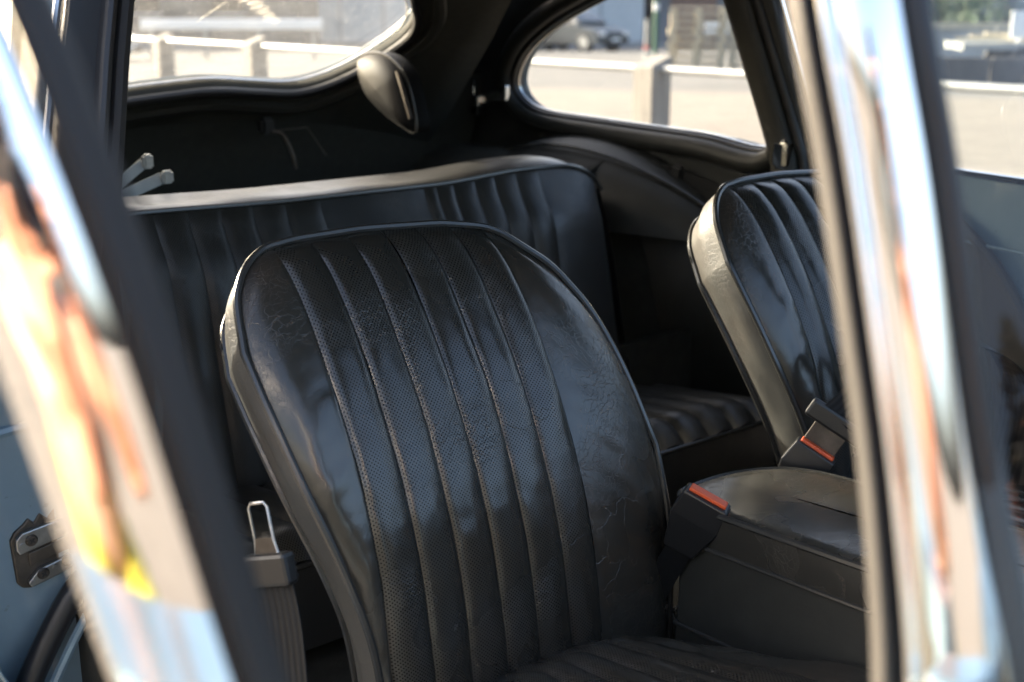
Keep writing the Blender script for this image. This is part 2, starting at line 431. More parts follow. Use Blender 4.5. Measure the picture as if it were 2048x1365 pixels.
def outline(off=0.):
    P_ = []
    zt = ztop(XL0); P_ += [(xleft(ZB + (zt - ZB) * k / 30), ZB + (zt - ZB) * k / 30) for k in range(30)]
    P_ += [(XL0 + (XL1 - XL0) * (k / 24) ** 1.6, None) for k in range(24)] + [(XL1 + (XR0 - XL1) * k / 20, None) for k in range(20)] + [(XR0 + (XR1 - XR0) * (1 - (1 - k / 30) ** 1.5), None) for k in range(30)]
    zt = ztop(XR1); P_ += [(min(XR1, .974 + .011 * smooth01((z - .37) / .15)), z) for z in [zt + (ZB - zt) * k / 24 for k in range(25)]]
    return [surf(x, ztop(x) if z is None else z, off) for x, z in P_]
def make_front_seat(lab):
    D = .066; cx = .75
    mb = MB(); rows = 8; v = []
    for r in range(rows + 1):
        b = r / rows; ring = outline(-D * b); n = len(ring)
        for p in ring:
            outw = Vector((p.x - cx, 0, max(0, p.z - .72) * 1.7)); outw = outw.normalized()
            v.append(p + outw * ((.006 + .004 * wob(p.x * 9, p.z * 14, b * 3, 1)) * math.sin(math.pi * b) + .0012 * wob(p.x * 30, p.z * 50, b * 9, 1) * math.sin(math.pi * b)) - outw * .012 * b)
    f = []
    for r in range(rows):
        for i in range(n - 1): f.append((r * n + i, (r + 1) * n + i, (r + 1) * n + i + 1, r * n + i + 1))
    mb.add(v, f)
    def bf(a, t):
        x = XL0 + .012 + (XR1 - XL0 - .03) * a; z = ZB + (ztop(x) - .012 - ZB) * t
        return surf(max(x, xleft(z) + .012), z, -D - .02 * math.sin(math.pi * a) * math.sin(math.pi * min(1, t * 1.1)))
    mb.grid(bf, 24, 24, True)
    br = part(mb, 'seat_backrest', M['side_leather'], label=lab)
    for i in range(NP): part(pleat_mb(i), 'pleat', M['perf'], br, uv=True)
    for sg in (-1, 1): part(bolster_mb(sg), 'side_bolster', M['leather'], br)
    for off, rr, nm in ((.002, .0042, 'piping'), (-D, .0040, 'piping')):
        p = MB(); p.tube([q - Vector((math.copysign(.010, q.x - cx), 0, .006 * smooth01((q.z - .75) / .08))) * (1 if off < 0 else 0) for q in outline(off)], rr, 8); part(p, nm, M['piping'], br)
    return br
CXP = .747; DX = .683
# children of car live in car coordinates, children of parts too (parts have identity transforms)
seat_p = make_front_seat('cracked and worn passenger backrest, six perforated pleats between smooth bolsters')
seat_d = copy_tree(seat_p, car); seat_d.location = (DX, .0, 0); seat_d['label'] = 'driver backrest behind the windscreen pillar, its side lit by the sun'
# passenger cushion
def cushion(cx, lab):
    zt = .425
    def cp(s, t, off=0.):                     # t 0 rear .. 1 front
        y = .90 - .46 * t; wdt = .135 + .11 * smooth01(t * 1.35) ** .8
        corner = 1 - .13 * (1 - max(0, 1 - abs(s) ** 3) ** .5) * (1 if t < .5 else 0)
        y = .90 - .46 * (1 - (1 - t)) if False else .90 - .46 * t - (1 - corner) * .46 * (1 - t)
        return Vector((cx + .005 + s * wdt, y, zt + .05 * t + off))
    def cr(s, t): return .026 * max(0, 1 - abs(s) ** 4) * min(1, t * 7 + .1) + .0
    base = MB(); edge = [cp(-1, 1 - k / 24) for k in range(25)] + [cp(-1 + 2 * k / 24, 0) for k in range(25)] + [cp(1, k / 24) for k in range(25)] + [cp(1 - 2 * k / 24, 1) for k in range(1, 24)]
    n = len(edge); v = []; f = []
    for r in range(4):
        for p in edge: v.append(p + Vector((math.copysign(.008, p.x - cx) * math.sin(r), 0, -.045 * r)))
    for r in range(3):
        for i in range(n): f.append((r * n + i, r * n + (i + 1) % n, (r + 1) * n + (i + 1) % n, (r + 1) * n + i))
    base.add(v, f)
    o = part(base, 'seat_cushion', M['leather'], label=lab)
    for i in range(NP):
        mb = MB(); s0 = -.6 + 1.2 * i / NP; s1 = s0 + 1.2 / NP
        mb.grid(lambda a, t: cp(s0 + (s1 - s0) * a, t, cr(s0 + (s1 - s0) * a, t) + .006 * max(0, math.sin(math.pi * a)) ** .6), 8, 40, True, lambda a, t: (a * .043, t * .46)); part(mb, 'cushion_pleat', M['perf'], o, uv=True)
    for sg in (-1, 1):
        mb = MB(); mb.grid(lambda a, t: cp(sg * (.6 + .4 * a), t, cr(.6 + .4 * a, t) + .005 * math.sin(math.pi * a) + .003 * wob(a * 2, t * 6, sg, 2)), 10, 40, sg > 0); part(mb, 'cushion_bolster', M['leather'], o)
    p = MB(); p.tube(edge, .0048, 8, True); part(p, 'cushion_piping', M['piping'], o)
    return o
cu = cushion(CXP, 'passenger seat cushion below the worn backrest')
cu2 = copy_tree(cu, car); cu2.location = (DX, 0, 0); cu2['label'] = 'driver seat cushion beyond the armrest console'

# ------------------------------------------------------------------ rear bench
def bench_pt(x, t, off=0.):
    """t 0 bottom .. 1 top piping, following the bench's top line"""
    zt = .803 + .010 * smooth01((x - 1.20) / .2) + .006 * smooth01((.95 - x) / .3)
    e = max(0, (abs(x - XM) - .375) / .130); zt -= .075 * (1 - math.sqrt(max(0, 1 - min(1, e) ** 2.4)))
    z = .40 + (zt - .40) * t; y = 1.595 + .085 * t + .012 * max(0, t - .8) / .2
    return Vector((x, y, z)) + Vector((0, -.92, .38)) * off
XS = [.582, .640, .712, .763, .815, .867, .922, .983, 1.180, 1.206, 1.241, 1.286, 1.328, 1.376, 1.428, 1.560]
def bcrown(x, t):
    return .018 * (1 - smooth01((t - .72) / .28)) * (1 - max(0, (abs(x - XM) - .36) / .125) ** 2 if abs(x - XM) > .36 else 1)
mb = MB()
bench_top = [bench_pt(XM - .50 + k * 1.0 / 60, 1) for k in range(61)]
def bt(a, b):
    p = bench_pt(XM - .50 + 1.0 * a, 1); lift = .005 * (1 - math.exp(-b * 14)) + .005 * b
    wv = .006 * wob(a * 7, b, 0, 1) * math.sin(math.pi * b)
    return p + Vector((0, .012 + .088 * b, lift + wv))
mb.grid(bt, 70, 8)
mb.grid(lambda a, t: bench_pt(XM - .50 + 1.0 * a, 1 - t) + Vector((0, .10, .01)), 20, 6)
for sg in (-1, 1): mb.grid(lambda a, t: bench_pt(XM + sg * .50, t) + Vector((sg * .012 * math.sin(math.pi * a), .1 * a, .01 * a)), 5, 12, sg < 0)
bench = part(mb, 'rear_seat_backrest', M['rear_leather'], label='rear bench backrest, its top roll bright in the sun')
for i in range(len(XS) - 1):
    x0, x1 = XS[i], XS[i + 1]; plain = (i in (0, 7, len(XS) - 2)); mb = MB()
    def fn(a, t):
        x = x0 + (x1 - x0) * a
        pf = (.003 if plain else .0075) * max(0, math.sin(math.pi * a)) ** (.35 if plain else .62) * (1 - smooth01((t - .95) / .05))
        return bench_pt(x, t, bcrown(x, t) + pf + .002 * wob(x * 9, t * 6, 2, 1.2))
    mb.grid(fn, 12 if plain else 8, 36, False, lambda a, t: (a * (x1 - x0), t * .42))
    part(mb, 'plain_panel' if plain else 'rear_pleat', M['rear_leather'] if plain else M['rear_perf'], bench, uv=True)
p = MB(); p.tube([bench_pt(XM - .5 + k / 60, 1, .003) for k in range(61)], .0042, 7); part(p, 'rear_seat_piping', M['piping'], bench)
# rear cushion (two bucket cushions)
for cx, lb in ((.80, 'rear cushion behind the passenger backrest'), (1.40, 'rear cushion seen between the two front backrests')):
    base = MB(); hw = .20
    def rc(s, t, off=0.): return Vector((cx + s * hw, 1.26 + .26 * t, .445 - .035 * t + off - .02 * (1 - min(1, t * 6)) ** 2))
    base.grid(lambda a, b: rc(-1 + 2 * a, 0) + Vector((0, .01 * b, -.12 * b)), 12, 4, True)
    for sg in (-1, 1): base.grid(lambda a, b: rc(sg, a) + Vector((0, 0, -.12 * b)), 8, 4, sg > 0)
    o = part(base, 'rear_seat_cushion', M['rear_leather'], label=lb)
    for i in range(7):
        mb = MB(); s0 = -1 + 2 * i / 7; s1 = s0 + 2 / 7
        mb.grid(lambda a, t: rc(s0 + (s1 - s0) * a, t, .018 * (1 - (s0 + (s1 - s0) * a) ** 4) * min(1, t * 6) + .009 * max(0, math.sin(math.pi * a)) ** .6), 8, 16, False, lambda a, t: (a * .057, t * .26)); part(mb, 'rear_cushion_pleat', M['rear_perf'], o, uv=True)
    p = MB(); p.tube([rc(-1 + 2 * k / 20, 0, .002) for k in range(21)], .004, 7); part(p, 'rear_cushion_piping', M['piping'], o)

# ------------------------------------------------------------------ centre console and buckles
def console():
    x0, x1, ya, yb = .968, 1.150, .905, .20
    def zt(y): return .560 + .045 * (.9 - y)
    poly = dens([(x0 - .008, .86), (x0 - .008, .60), (x0, .30), (x0 + .01, .20), (x1 - .01, .20), (x1, .30), (x1, .60), (x1, .80), (x1 - .012, .862), (x1 - .04, .893), (1.06, .912), (.995, .912), (x0 + .006, .900), (x0 - .006, .884)], 5)
    n = len(poly); lid = MB()
    def ring(k, dz): return [Vector((XM - .02 + (x - XM + .02) * k, .55 + (y - .55) * (1 - (1 - k) * .3), zt(y) + dz)) for x, y in poly]
    rings = [ring(1, -.042), ring(1.012, -.02), ring(1, 0), ring(.95, .0035), ring(.80, .005), ring(.4, .006), ring(.02, .006)]
    v = [p for r in rings for p in r]; f = []
    for r in range(len(rings) - 1):
        for i in range(n): f.append((r * n + i, r * n + (i + 1) % n, (r + 1) * n + (i + 1) % n, (r + 1) * n + i))
    lid.add(v, [q[::-1] for q in f])
    box = MB(); rb = [ring(.985, -.046), ring(.985, -.05), ring(.99, -.14), ring(1.0, -.145), ring(1.03, -.32)]
    v = [p for r in rb for p in r]; f = []
    for r in range(len(rb) - 1):
        for i in range(n): f.append((r * n + i, (r + 1) * n + i, (r + 1) * n + (i + 1) % n, r * n + (i + 1) % n))
    box.add(v, f)
    o = part(box, 'centre_console', M['vinyl'], label='black trimmed console between the front seats')
    part(lid, 'armrest_lid', M['leather'], o)
    p = MB(); p.tube(ring(1.004, .0), .0040, 7, True); part(p, 'armrest_piping', M['piping'], o)
    p = MB(); p.tube(ring(1.006, -.043), .0028, 7, True); part(p, 'lid_piping', M['piping'], o)
    p = MB(); p.tube([q + Vector((-.004 if q.x < XM else .004, 0, 0)) for q in ring(1.0, -.145)], .0026, 6, True); part(p, 'seam_trim', M['piping'], o)
console()
def buckle(pos, up, wid, label, tongue=False):
    up = Vector(up).normalized(); wd = Vector(wid); wd = (wd - up * wd.dot(up)).normalized(); nn = up.cross(wd)
    mt = Matrix((wd, nn, up)).transposed().to_4x4(); P0 = Vector(pos)
    def L(a, b, c): return P0 + wd * a + nn * b + up * c
    b = MB()
    for i, ((w0, t0, z0), (w1, t1, z1)) in enumerate([((.026, .011, 0), (.029, .012, -.03)), ((.029, .012, -.03), (.018, .010, -.075))]):
        b.add([L(a * w0, c * t0, z0) for a, c in ((-1, -1), (1, -1), (1, 1), (-1, 1))] + [L(a * w1, c * t1, z1) for a, c in ((-1, -1), (1, -1), (1, 1), (-1, 1))],
              ([(0, 1, 2, 3)] if i == 0 else []) + [(0, 4, 5, 1), (1, 5, 6, 2), (2, 6, 7, 3), (3, 7, 4, 0)] + ([(7, 6, 5, 4)] if i else []))
    o = part(b, 'belt_buckle', M['plastic'], smooth=False, bevel=.002, label=label)
    r = MB(); r.add([L(a * .022, .001 + c * .006, z) for z in (.004, -.008) for a, c in ((-1, -1), (1, -1), (1, 1), (-1, 1))], [(0, 1, 2, 3), (0, 4, 5, 1), (1, 5, 6, 2), (2, 6, 7, 3), (3, 7, 4, 0)])
    part(r, 'release_button', M['red'], o, smooth=False, bevel=.0015)
    s = MB(); s.ribbon([L(0, 0, -.07), L(0, .01, -.13), L(0, .02, -.20)], wd, .03, .008); part(s, 'buckle_stalk', M['plastic'], o, smooth=False)
    if tongue:
        t = MB(); t.box(P0 + up * .012 + nn * .005, (.042, .003, .034), mt); part(t, 'latch_tongue', M['dark_steel'], o, smooth=False, bevel=.001)
        c = MB(); c.box(P0 + up * .040 + nn * .005, (.075, .012, .024), mt); part(c, 'tongue_cover', M['plastic'], o, smooth=False, bevel=.004)
        wb = MB(); wb.ribbon(spline([P0 + up * .045, P0 + up * .09 + Vector((.06, -.02, .03)), P0 + Vector((.20, -.06, .12)), P0 + Vector((.36, -.05, .02)), P0 + Vector((.47, .02, -.18))], 8), Vector((.25, -.1, -.95)).cross(Vector((0, -1, 0))) if False else (wd), .047)
        part(wb, 'lap_webbing', M['web'], o, smooth=False, uv=True)
    return o
buckle((.958, .846, .580), (.10, -.42, .90), (.45, -.75, -.3), 'near belt buckle with a red release button against the armrest')
buckle((1.166, .862, .582), (.30, -.38, .85), (.45, -.80, -.40), 'far belt buckle with the tongue and webbing clicked in', True)

# passenger belt tongue hanging beside the backrest
def belt_tongue():
    o0 = Vector((.478, .948, .648)); ax = Vector((.0, -.30, -.95)).normalized(); wd = Vector((.35, -.85, .25)); wd = (wd - ax * wd.dot(ax)).normalized(); nn = ax.cross(wd)
    def L(a, c, b=0): return o0 + wd * a + ax * c + nn * b
    loop = MB(); pts = [(-.011, -.014), (-.008, -.018), (.008, -.018), (.011, -.014), (.011, .016), (.014, .030), (-.014, .030), (-.011, .016)]
    loop.tube([L(a, c) for a, c in pts], .0016, 6, True)
    o = part(loop, 'belt_tongue', M['steel'], label='steel seat belt tongue hanging left of the passenger backrest')
    pl = MB(); pl.prism([(-.011, .014), (.011, .014), (.014, .030), (-.014, .030)], lambda x, y, d: L(x, y, d - .001), .002); part(pl, 'tongue_plate', M['dark_steel'], o, smooth=False)
    b = MB(); rot = Matrix((wd, nn, ax)).transposed().to_4x4(); b.box(L(0, .043), (.052, .016, .030), rot); part(b, 'tongue_body', M['plastic'], o, smooth=False, bevel=.004)
    for k in range(4):
        r = MB(); r.box(L(0, .034 + k * .006, -.009), (.046, .003, .0025), rot); part(r, 'grip_rib', M['plastic'], o, smooth=False)
    wb = MB(); wb.ribbon(spline([L(0, .05), L(.004, .10, .004), L(-.004, .2, .01), L(-.01, .33, .02)], 6), wd, .046); part(wb, 'hanging_webbing', M['web'], o, smooth=False, uv=True)
belt_tongue()

# ------------------------------------------------------------------ shell: sides, roof, hatch, floor
def hwz(z):
    if z >= .85: return .68 - .25 * (z - .87) - .55 * max(0, z - 1.10) ** 1.4
    return .685
def side_fn(sg, extra=0.): return lambda y, z: (XM + sg * (hwz(z) + extra), y, z)
QW = [(1.445, .846), (1.618, .852), (1.891, .859), (2.063, .866), (2.128, .888), (2.147, .924), (2.125, .965), (2.071, 1.009), (1.977, 1.056), (1.878, 1.091), (1.78, 1.118), (1.64, 1.135), (1.55, 1.135), (1.50, 1.10), (1.475, .98)]
def quarter_side(sg, dy, seal_lab, which):
    """rear side of the car: trim panel with window hole, window glass, rubber frame, outer skin"""
    hole = [(1.445 + (y - 1.445) * (1.31 if dy else 1) + dy, z) for y, z in QW]
    hole_s = []
    m = len(hole)
    keep = {0, 12, 13, 14}                   # straight at the front edge
    P = dens(hole, 5)
    y0 = 1.36 + dy
    front = [(y0, .30), (y0, .845), (1.405 + dy, 1.10), (1.43 + dy, 1.185)]
    outer = front[::1] + [(1.98, 1.20), (2.14, 1.11), (2.30, .99), (2.42, .90), (2.75, .76), (2.85, .30)]
    trim = cplate('quarter_trim', outer, [P], side_fn(sg), M['vinyl'], thick=.02, label='black side trim around the %s quarter window' % which)
    o2 = [(y0, .30), (y0, .845), (1.405 + dy, 1.10), (1.43 + dy, 1.215), (1.95, 1.225), (2.12, 1.08), (2.34, .92), (2.6, .80), (3.1, .68), (3.22, .55), (3.1, .32)]
    def skin(y, z):
        base = hwz(z) + .035
        if z < .87: base = .715 + .105 * math.sin(math.pi * min(1, max(0, (.87 - z) / .55)) ** .8)
        if y > 2.3: base *= 1 - .35 * ((y - 2.3) / .95) ** 2
        return (XM + sg * base, y, z)
    sk = cplate('rear_wing', o2, [P], skin, M['paint'], thick=.003, sub=2)
    # glass and frames
    gm = MB(); c = Vector((sum(a for a, b in P) / len(P), sum(b for a, b in P) / len(P), 0))
    f = side_fn(sg, .012)
    gm.add([f(c.x, c.y)] + [f(c.x + (a - c.x) * 1.02, c.y + (b - c.y) * 1.02) for a, b in P], [(0, i + 1, (i + 1) % len(P) + 1) for i in range(len(P))])
    gl = part(gm, 'quarter_window', M['gl_side'], smooth=False)
    def ring(off, ex):
        out = []; n = len(P)
        for i in range(n):
            a = Vector((*P[i - 1], 0)); b = Vector((*P[(i + 1) % n], 0)); t = (b - a).normalized(); nn = Vector((t.y, -t.x, 0))
            q = Vector((*P[i], 0)) + nn * off; out.append(Vector(side_fn(sg, ex)(q.x, q.y)))
        return out
    sgn = 1 if (Vector((*P[0], 0)) - c).dot(Vector(((Vector((*P[1], 0)) - Vector((*P[-1], 0))).y, -(Vector((*P[1], 0)) - Vector((*P[-1], 0))).x, 0))) > 0 else -1
    t = MB(); t.tube(ring(sgn * .020, -.012), .019, 10, True); part(t, 'padded_surround', M['vinyl'], gl)
    t = MB(); t.tube(ring(sgn * .000, -.004), .0055, 8, True); part(t, 'rubber_gasket', M['rubber'], gl)
    t = MB(); t.tube(ring(-sgn * .006, .006), .0035, 8, True); part(t, 'bright_frame', M['chrome'], gl)
    t = MB(); t.tube(ring(sgn * .043, -.011), .0022, 6, True); part(t, 'edge_piping', M['piping'], gl)
    return trim, gl
tr_far, qw_far = quarter_side(1, 0, '', 'far')
tr_near, qw_near = quarter_side(-1, -.215, '', 'near')
# quarter window toggle catch (far)
lt = MB(); a = Vector((1.735, 2.165, .900)); b = Vector((1.745, 2.245, .886))
lt.ribbon([a, a.lerp(b, .5) + Vector((-.012, 0, .002)), b + Vector((-.02, 0, 0))], (0, .2, 1), .020, .004)
o = part(lt, 'window_catch', M['satin'], qw_far, smooth=False, bevel=.001)
for nm, c, s in (('catch_clip', a + Vector((-.008, -.006, .004)), (.014, .024, .034)), ('catch_hinge', b + Vector((-.026, 0, -.004)), (.014, .020, .024)), ('catch_lever', b + Vector((-.030, .012, .022)), (.006, .012, .026)), ('catch_foot', b + Vector((-.018, .010, -.026)), (.02, .022, .02))):
    m_ = MB(); m_.box(c, s); part(m_, nm, M['satin'] if nm != 'catch_foot' else M['plastic'], qw_far, smooth=False, bevel=.003)
m_ = MB(); th = [b + Vector((-.032, .012 + .008 * math.cos(k * math.pi / 5), .036 + .008 * math.sin(k * math.pi / 5))) for k in range(10)]; m_.tube(th, .0025, 6, True); part(m_, 'catch_ring', M['satin'], qw_far)

# far B-post, with its ribs, and far door
def post_pts(y, ex): return [Vector((XM + hwz(z) + ex, y + dyv * (z - .84) / .26, z)) for z, dyv in ((.80, .045), (.84, .045), (.97, .045), (1.10, .045), (1.19, .045))]
def vpost(name, ya, yb, ex, wy, wx, m, parent, y_top_shift=.065):
    mb = MB()
    for k in range(1): pass
    pts = [Vector((XM + hwz(z) + ex, ya + y_top_shift * (z - .84) / .26, z)) for z in (.70, .78, .84, .92, 1.0, 1.1, 1.19)]
    prof = [(math.cos(t) * abs(math.cos(t)) ** -.3 * wx / 2 if abs(math.cos(t)) > 1e-3 else 0, math.sin(t) * wy / 2) for t in [2 * math.pi * k / 14 for k in range(14)]]
    mb.sweep(pts, prof, (1, 0, 0), (0, 1, 0), True); return part(mb, name, m, parent)
bp = vpost('door_post', 1.405, 0, -.012, .060, .05, M['vinyl'], car); bp['label'] = 'far black door post ahead of the quarter window'
vpost('post_seal', 1.368, 0, -.006, .020, .030, M['rubber'], bp)
vpost('post_bead', 1.352, 0, .004, .010, .014, M['rubber'], bp)
vpost('post_chrome_edge', 1.335, 0, .012, .007, .012, M['chrome'], bp)
pc = MB(); pc.box((1.735, 1.395, .842), (.03, .03, .05), None, .006); part(pc, 'post_cap', M['chrome'], bp, smooth=False)
# far door: sill, painted inner skin, dark card with curved top, window glass
fd = MB()
fd.add([(1.775, 1.335, .30), (1.775, .10, .30), (1.775, .10, .812), (1.775, 1.335, .846), (1.86, 1.335, .30), (1.86, .10, .30), (1.80, .10, .812), (1.80, 1.335, .846)],
       [(0, 1, 2, 3), (7, 6, 5, 4), (3, 2, 6, 7), (0, 3, 7, 4), (1, 5, 6, 2), (0, 4, 5, 1)])
fdo = part(fd, 'closed_door', M['paint'], smooth=False, bevel=.004, label='closed far door with a grey-blue inner panel')
sm_ = MB(); sm_.tube([(1.768, 1.335, .848), (1.768, .10, .814)], .006, 8); part(sm_, 'window_channel', M['chrome'], fdo)
wl = MB(); wl.box((1.785, .72, .839), (.018, 1.22, .016), Matrix.Rotation(R(-1.58), 4, 'X')); part(wl, 'waist_rail', M['rubber'], fdo, smooth=False)
card = MB(); cpts = [(1.33, .32), (.12, .32), (.12, .60)] + [(x, z) for x, z in ((.60, .44), (.80, .52), (.90, .59), (.965, .675), (1.01, .725), (1.07, .768), (1.15, .80), (1.33, .815))]
card.prism(cpts, lambda y, z, d: (1.772 - d, y, z), .014); part(card, 'trim_card', M['rubber_matt'], fdo, smooth=False)
cp_ = MB(); cp_.tube(spline([(1.757, y, z) for y, z in cpts[2:]], 4), .009, 8); part(cp_, 'card_beading', M['rubber_matt'], fdo)
cs_ = MB(); cs_.tube([(1.756, .12, .688), (1.756, 1.33, .752)], .0022, 6); part(cs_, 'panel_crease', M['paint'], fdo)
dg = MB(); dg.grid(lambda a, b: (XM + hwz(.85 + .33 * b) + .015, 1.325 - (1.325 - .45 * (1 - b) - .62 * b + .02) * a if False else (1.325 + .06 * b) * (1 - a) + (.30 + .25 * b) * a, .846 + .33 * b), 4, 6)
part(dg, 'door_glass', M['gl_side'], fdo)

# near door post and jamb with the striker
nb = MB()
for z0, z1 in ((.86, 1.20),):
    pts = [Vector((XM - hwz(z) + .004, 1.140 + .065 * (z - .84) / .26 - .03, z)) for z in (.80, .86, .95, 1.05, 1.12, 1.19)]
prof = [(-.036, -.012), (-.036, .010), (-.026, .030), (.010, .034), (.022, .018), (.022, -.010), (.006, -.016), (.004, -.022), (-.006, -.022), (-.008, -.014)]
nb.sweep(pts, prof, (1, 0, 0), (0, 1, 0), True); nbo = part(nb, 'door_post', M['rubber'], label='near black door post with its rubber seal')
s_ = MB(); s_.tube([p + Vector((-.001, -.022, 0)) for p in pts], .0055, 8); part(s_, 'seal_bead', M['rubber'], nbo)
s_ = MB(); s_.tube([p + Vector((.016, -.014, 0)) for p in pts], .008, 8); part(s_, 'seal_lip', M['rubber_matt'], nbo)
s_ = MB(); s_.tube([p + Vector((-.042, .002, 0)) for p in pts], .004, 8); part(s_, 'bright_edge', M['chrome'], nbo)
jb = MB(); jpoly = [(.265, .33), (.255, .60), (.29, .80), (.365, .862), (.475, .862), (.485, .70), (.475, .33)]
jb.prism(jpoly, lambda x, z, d: (x, 1.20 + d - .02 * smooth01((x - .36) / .1), z), .06)
jo = part(jb, 'door_jamb', M['paint'], bevel=.008, label='grey-blue door jamb carrying the striker')
sw = MB(); sw.tube(spline([(.475, 1.172, .80), (.462, 1.172, .66), (.440, 1.172, .596), (.413, 1.172, .557), (.373, 1.172, .514), (.326, 1.172, .438), (.29, 1.17, .36)], 8), .013, 10); part(sw, 'jamb_seal', M['rubber'], jo)
sw = MB(); sw.tube(spline([(.488, 1.165, .80), (.476, 1.165, .652), (.456, 1.165, .585), (.430, 1.165, .545), (.39, 1.165, .50), (.343, 1.165, .424), (.31, 1.16, .36)], 8), .005, 8); part(sw, 'seal_flange', M['paint'], jo)
sw = MB(); sw.tube(spline([(.26, 1.196, .655), (.30, 1.196, .690), (.36, 1.196, .70), (.44, 1.19, .71)], 6), .006, 8); part(sw, 'jamb_swage', M['paint'], jo)
def striker():
    b = MB(); yb = 1.196
    pol = [(.3295, .586), (.3345, .594), (.343, .600), (.349, .606), (.354, .600), (.360, .609), (.367, .602), (.373, .611), (.398, .606), (.400, .544), (.345, .532), (.337, .534), (.332, .540)]
    b.prism(pol, lambda x, z, d: (x, yb - d, z), .006); o = part(b, 'striker_plate', M['dark_steel'], jo, smooth=False, bevel=.0015)
    def sub(bb, nm, m, bev=.0012, sm=False):
        return part(bb, nm, m, jo, smooth=sm, bevel=bev)
    for pl in ([(.3335, .588), (.340, .594), (.3985, .602), (.3985, .584), (.336, .572), (.333, .577)], [(.341, .541), (.352, .552), (.396, .562), (.399, .552), (.372, .541), (.344, .535)]):
        q = MB(); q.prism(pl, lambda x, z, d: (x, yb - .006 - d, z), .006); sub(q, 'striker_rail', M['steel'])
    q = MB(); q.prism([(.345, .556), (.397, .566), (.397, .580), (.345, .570)], lambda x, z, d: (x, yb - .006 - d, z), .002); sub(q, 'striker_slot', M['dark_steel'])
    for x, z in ((.348, .585), (.356, .547), (.381, .554)):
        s2 = MB(); n = 20
        ring0 = [(x + .0062 * math.cos(2 * math.pi * k / n), yb - .0125, z + .0062 * math.sin(2 * math.pi * k / n)) for k in range(n)]
        ring1 = [(x + .0045 * math.cos(2 * math.pi * k / n), yb - .0148, z + .0045 * math.sin(2 * math.pi * k / n)) for k in range(n)]
        s2.add(ring0 + ring1, [(k, (k + 1) % n, n + (k + 1) % n, n + k) for k in range(n)] + [tuple(range(n, 2 * n))]); so_ = sub(s2, 'striker_screw', M['dark_steel'], 0, True)
    for x, z in ((.348, .585), (.356, .547), (.381, .554)):
        s2 = MB(); s2.box((x, yb - .0148, z), (.0062, .001, .0014), Matrix.Rotation(R(35), 4, 'Y')); s2.box((x, yb - .0149, z), (.0014, .001, .0062), Matrix.Rotation(R(35), 4, 'Y')); sub(s2, 'screw_slot', M['rubber_matt'], 0)
    for x, z in ((.3385, .5815), (.345, .540), (.368, .5505)):
        s2 = MB(); s2.tube([(x, yb - .012, z), (x, yb - .0135, z)], .0026, 10); sub(s2, 'striker_rivet', M['steel'], 0)
striker()

# roof with headlining
HAT = [(1.08, .941), (1.17, .934), (1.256, .928), (1.310, .940), (1.354, .966), (1.390, 1.003), (1.410, 1.037), (1.404, 1.066), (1.376, 1.096), (1.32, 1.140), (1.20, 1.165), (1.08, 1.170)]
HATL = [(2 * XM - x - (.05 if z > .96 else .02), z) for x, z in HAT[1:-1]][::-1]
hatch_poly = dens(HAT + HATL, 4)
def hat_fn(x, z): return (x, 2.25 - (z - .94) * 1.4 - .10 * ((x - XM) / .5) ** 2, z)
hout = [(XM - .56, .60), (XM + .56, .60), (XM + .55, .85), (XM + .50, 1.03), (XM + .46, 1.14), (XM + .40, 1.20), (XM, 1.215), (XM - .44, 1.20), (XM - .52, 1.10), (XM - .55, 1.0), (XM - .58, .85)]
hf = cplate('tailgate', hout, [hatch_poly], hat_fn, M['cloth'], thick=.03, sub=2, label='black lined tailgate around the dusty rear window')
hf2 = cplate('tailgate_skin', hout, [[(XM + (x - XM) * 1.05, 1.04 + (z - 1.04) * 1.10) for x, z in hatch_poly]], lambda x, z: tuple(Vector(hat_fn(x, z)) + Vector((0, .028, .03))), M['paint'], hf, thick=.003, sub=2)
gm = MB(); cc = (XM, 1.03)
gm.add([hat_fn(*cc)] + [tuple(Vector(hat_fn(cc[0] + (x - cc[0]) * 1.02, cc[1] + (z - cc[1]) * 1.02)) + Vector((0, .01, .01))) for x, z in hatch_poly], [(0, i + 1, (i + 1) % len(hatch_poly) + 1) for i in range(len(hatch_poly))])
part(gm, 'rear_window', M['gl_rear'], hf, smooth=False)
res = bpy.data.materials.new('dried_residue'); res.use_nodes = True
_t = res.node_tree; _t.nodes.remove(_t.nodes['Principled BSDF']); _a = _t.nodes.new('ShaderNodeBsdfTranslucent'); _a.inputs[0].default_value = (.75, .70, .58, 1); _b = _t.nodes.new('ShaderNodeBsdfTransparent'); _m = _t.nodes.new('ShaderNodeMixShader'); _m.inputs[0].default_value = .22
_t.links.new(_b.outputs[0], _m.inputs[1]); _t.links.new(_a.outputs[0], _m.inputs[2]); _t.links.new(_m.outputs[0], _t.nodes['Material Output'].inputs[0])
rs_ = MB(); r9 = random.Random(3)
for pth, nn_, ln in (([(1.035, 1.104), (1.073, 1.090), (1.109, 1.073), (1.149, 1.052)], 34, .011), ([(1.018, 1.093), (1.001, 1.077), (.982, 1.054)], 16, .003)):
    sp_ = spline([(x, z, 0) for x, z in pth], 12)
    for k in range(nn_):
        c0 = sp_[int(k / nn_ * (len(sp_) - 1))]; x, z = c0.x + r9.uniform(-.002, .002), c0.y + r9.uniform(-.002, .002); L_ = ln * r9.uniform(.5, 1.2)
        q0, q1 = Vector(hat_fn(x - L_ * .75, z - L_ * .35)), Vector(hat_fn(x + L_ * .75, z + L_ * .35)); wv = Vector((.0005, -.0009, .0008)) * r9.uniform(.8, 1.6); o_ = Vector((0, .004, .004))
        rs_.add([q0 - wv + o_, q1 - wv + o_, q1 + wv + o_, q0 + wv + o_], [(0, 1, 2, 3)])
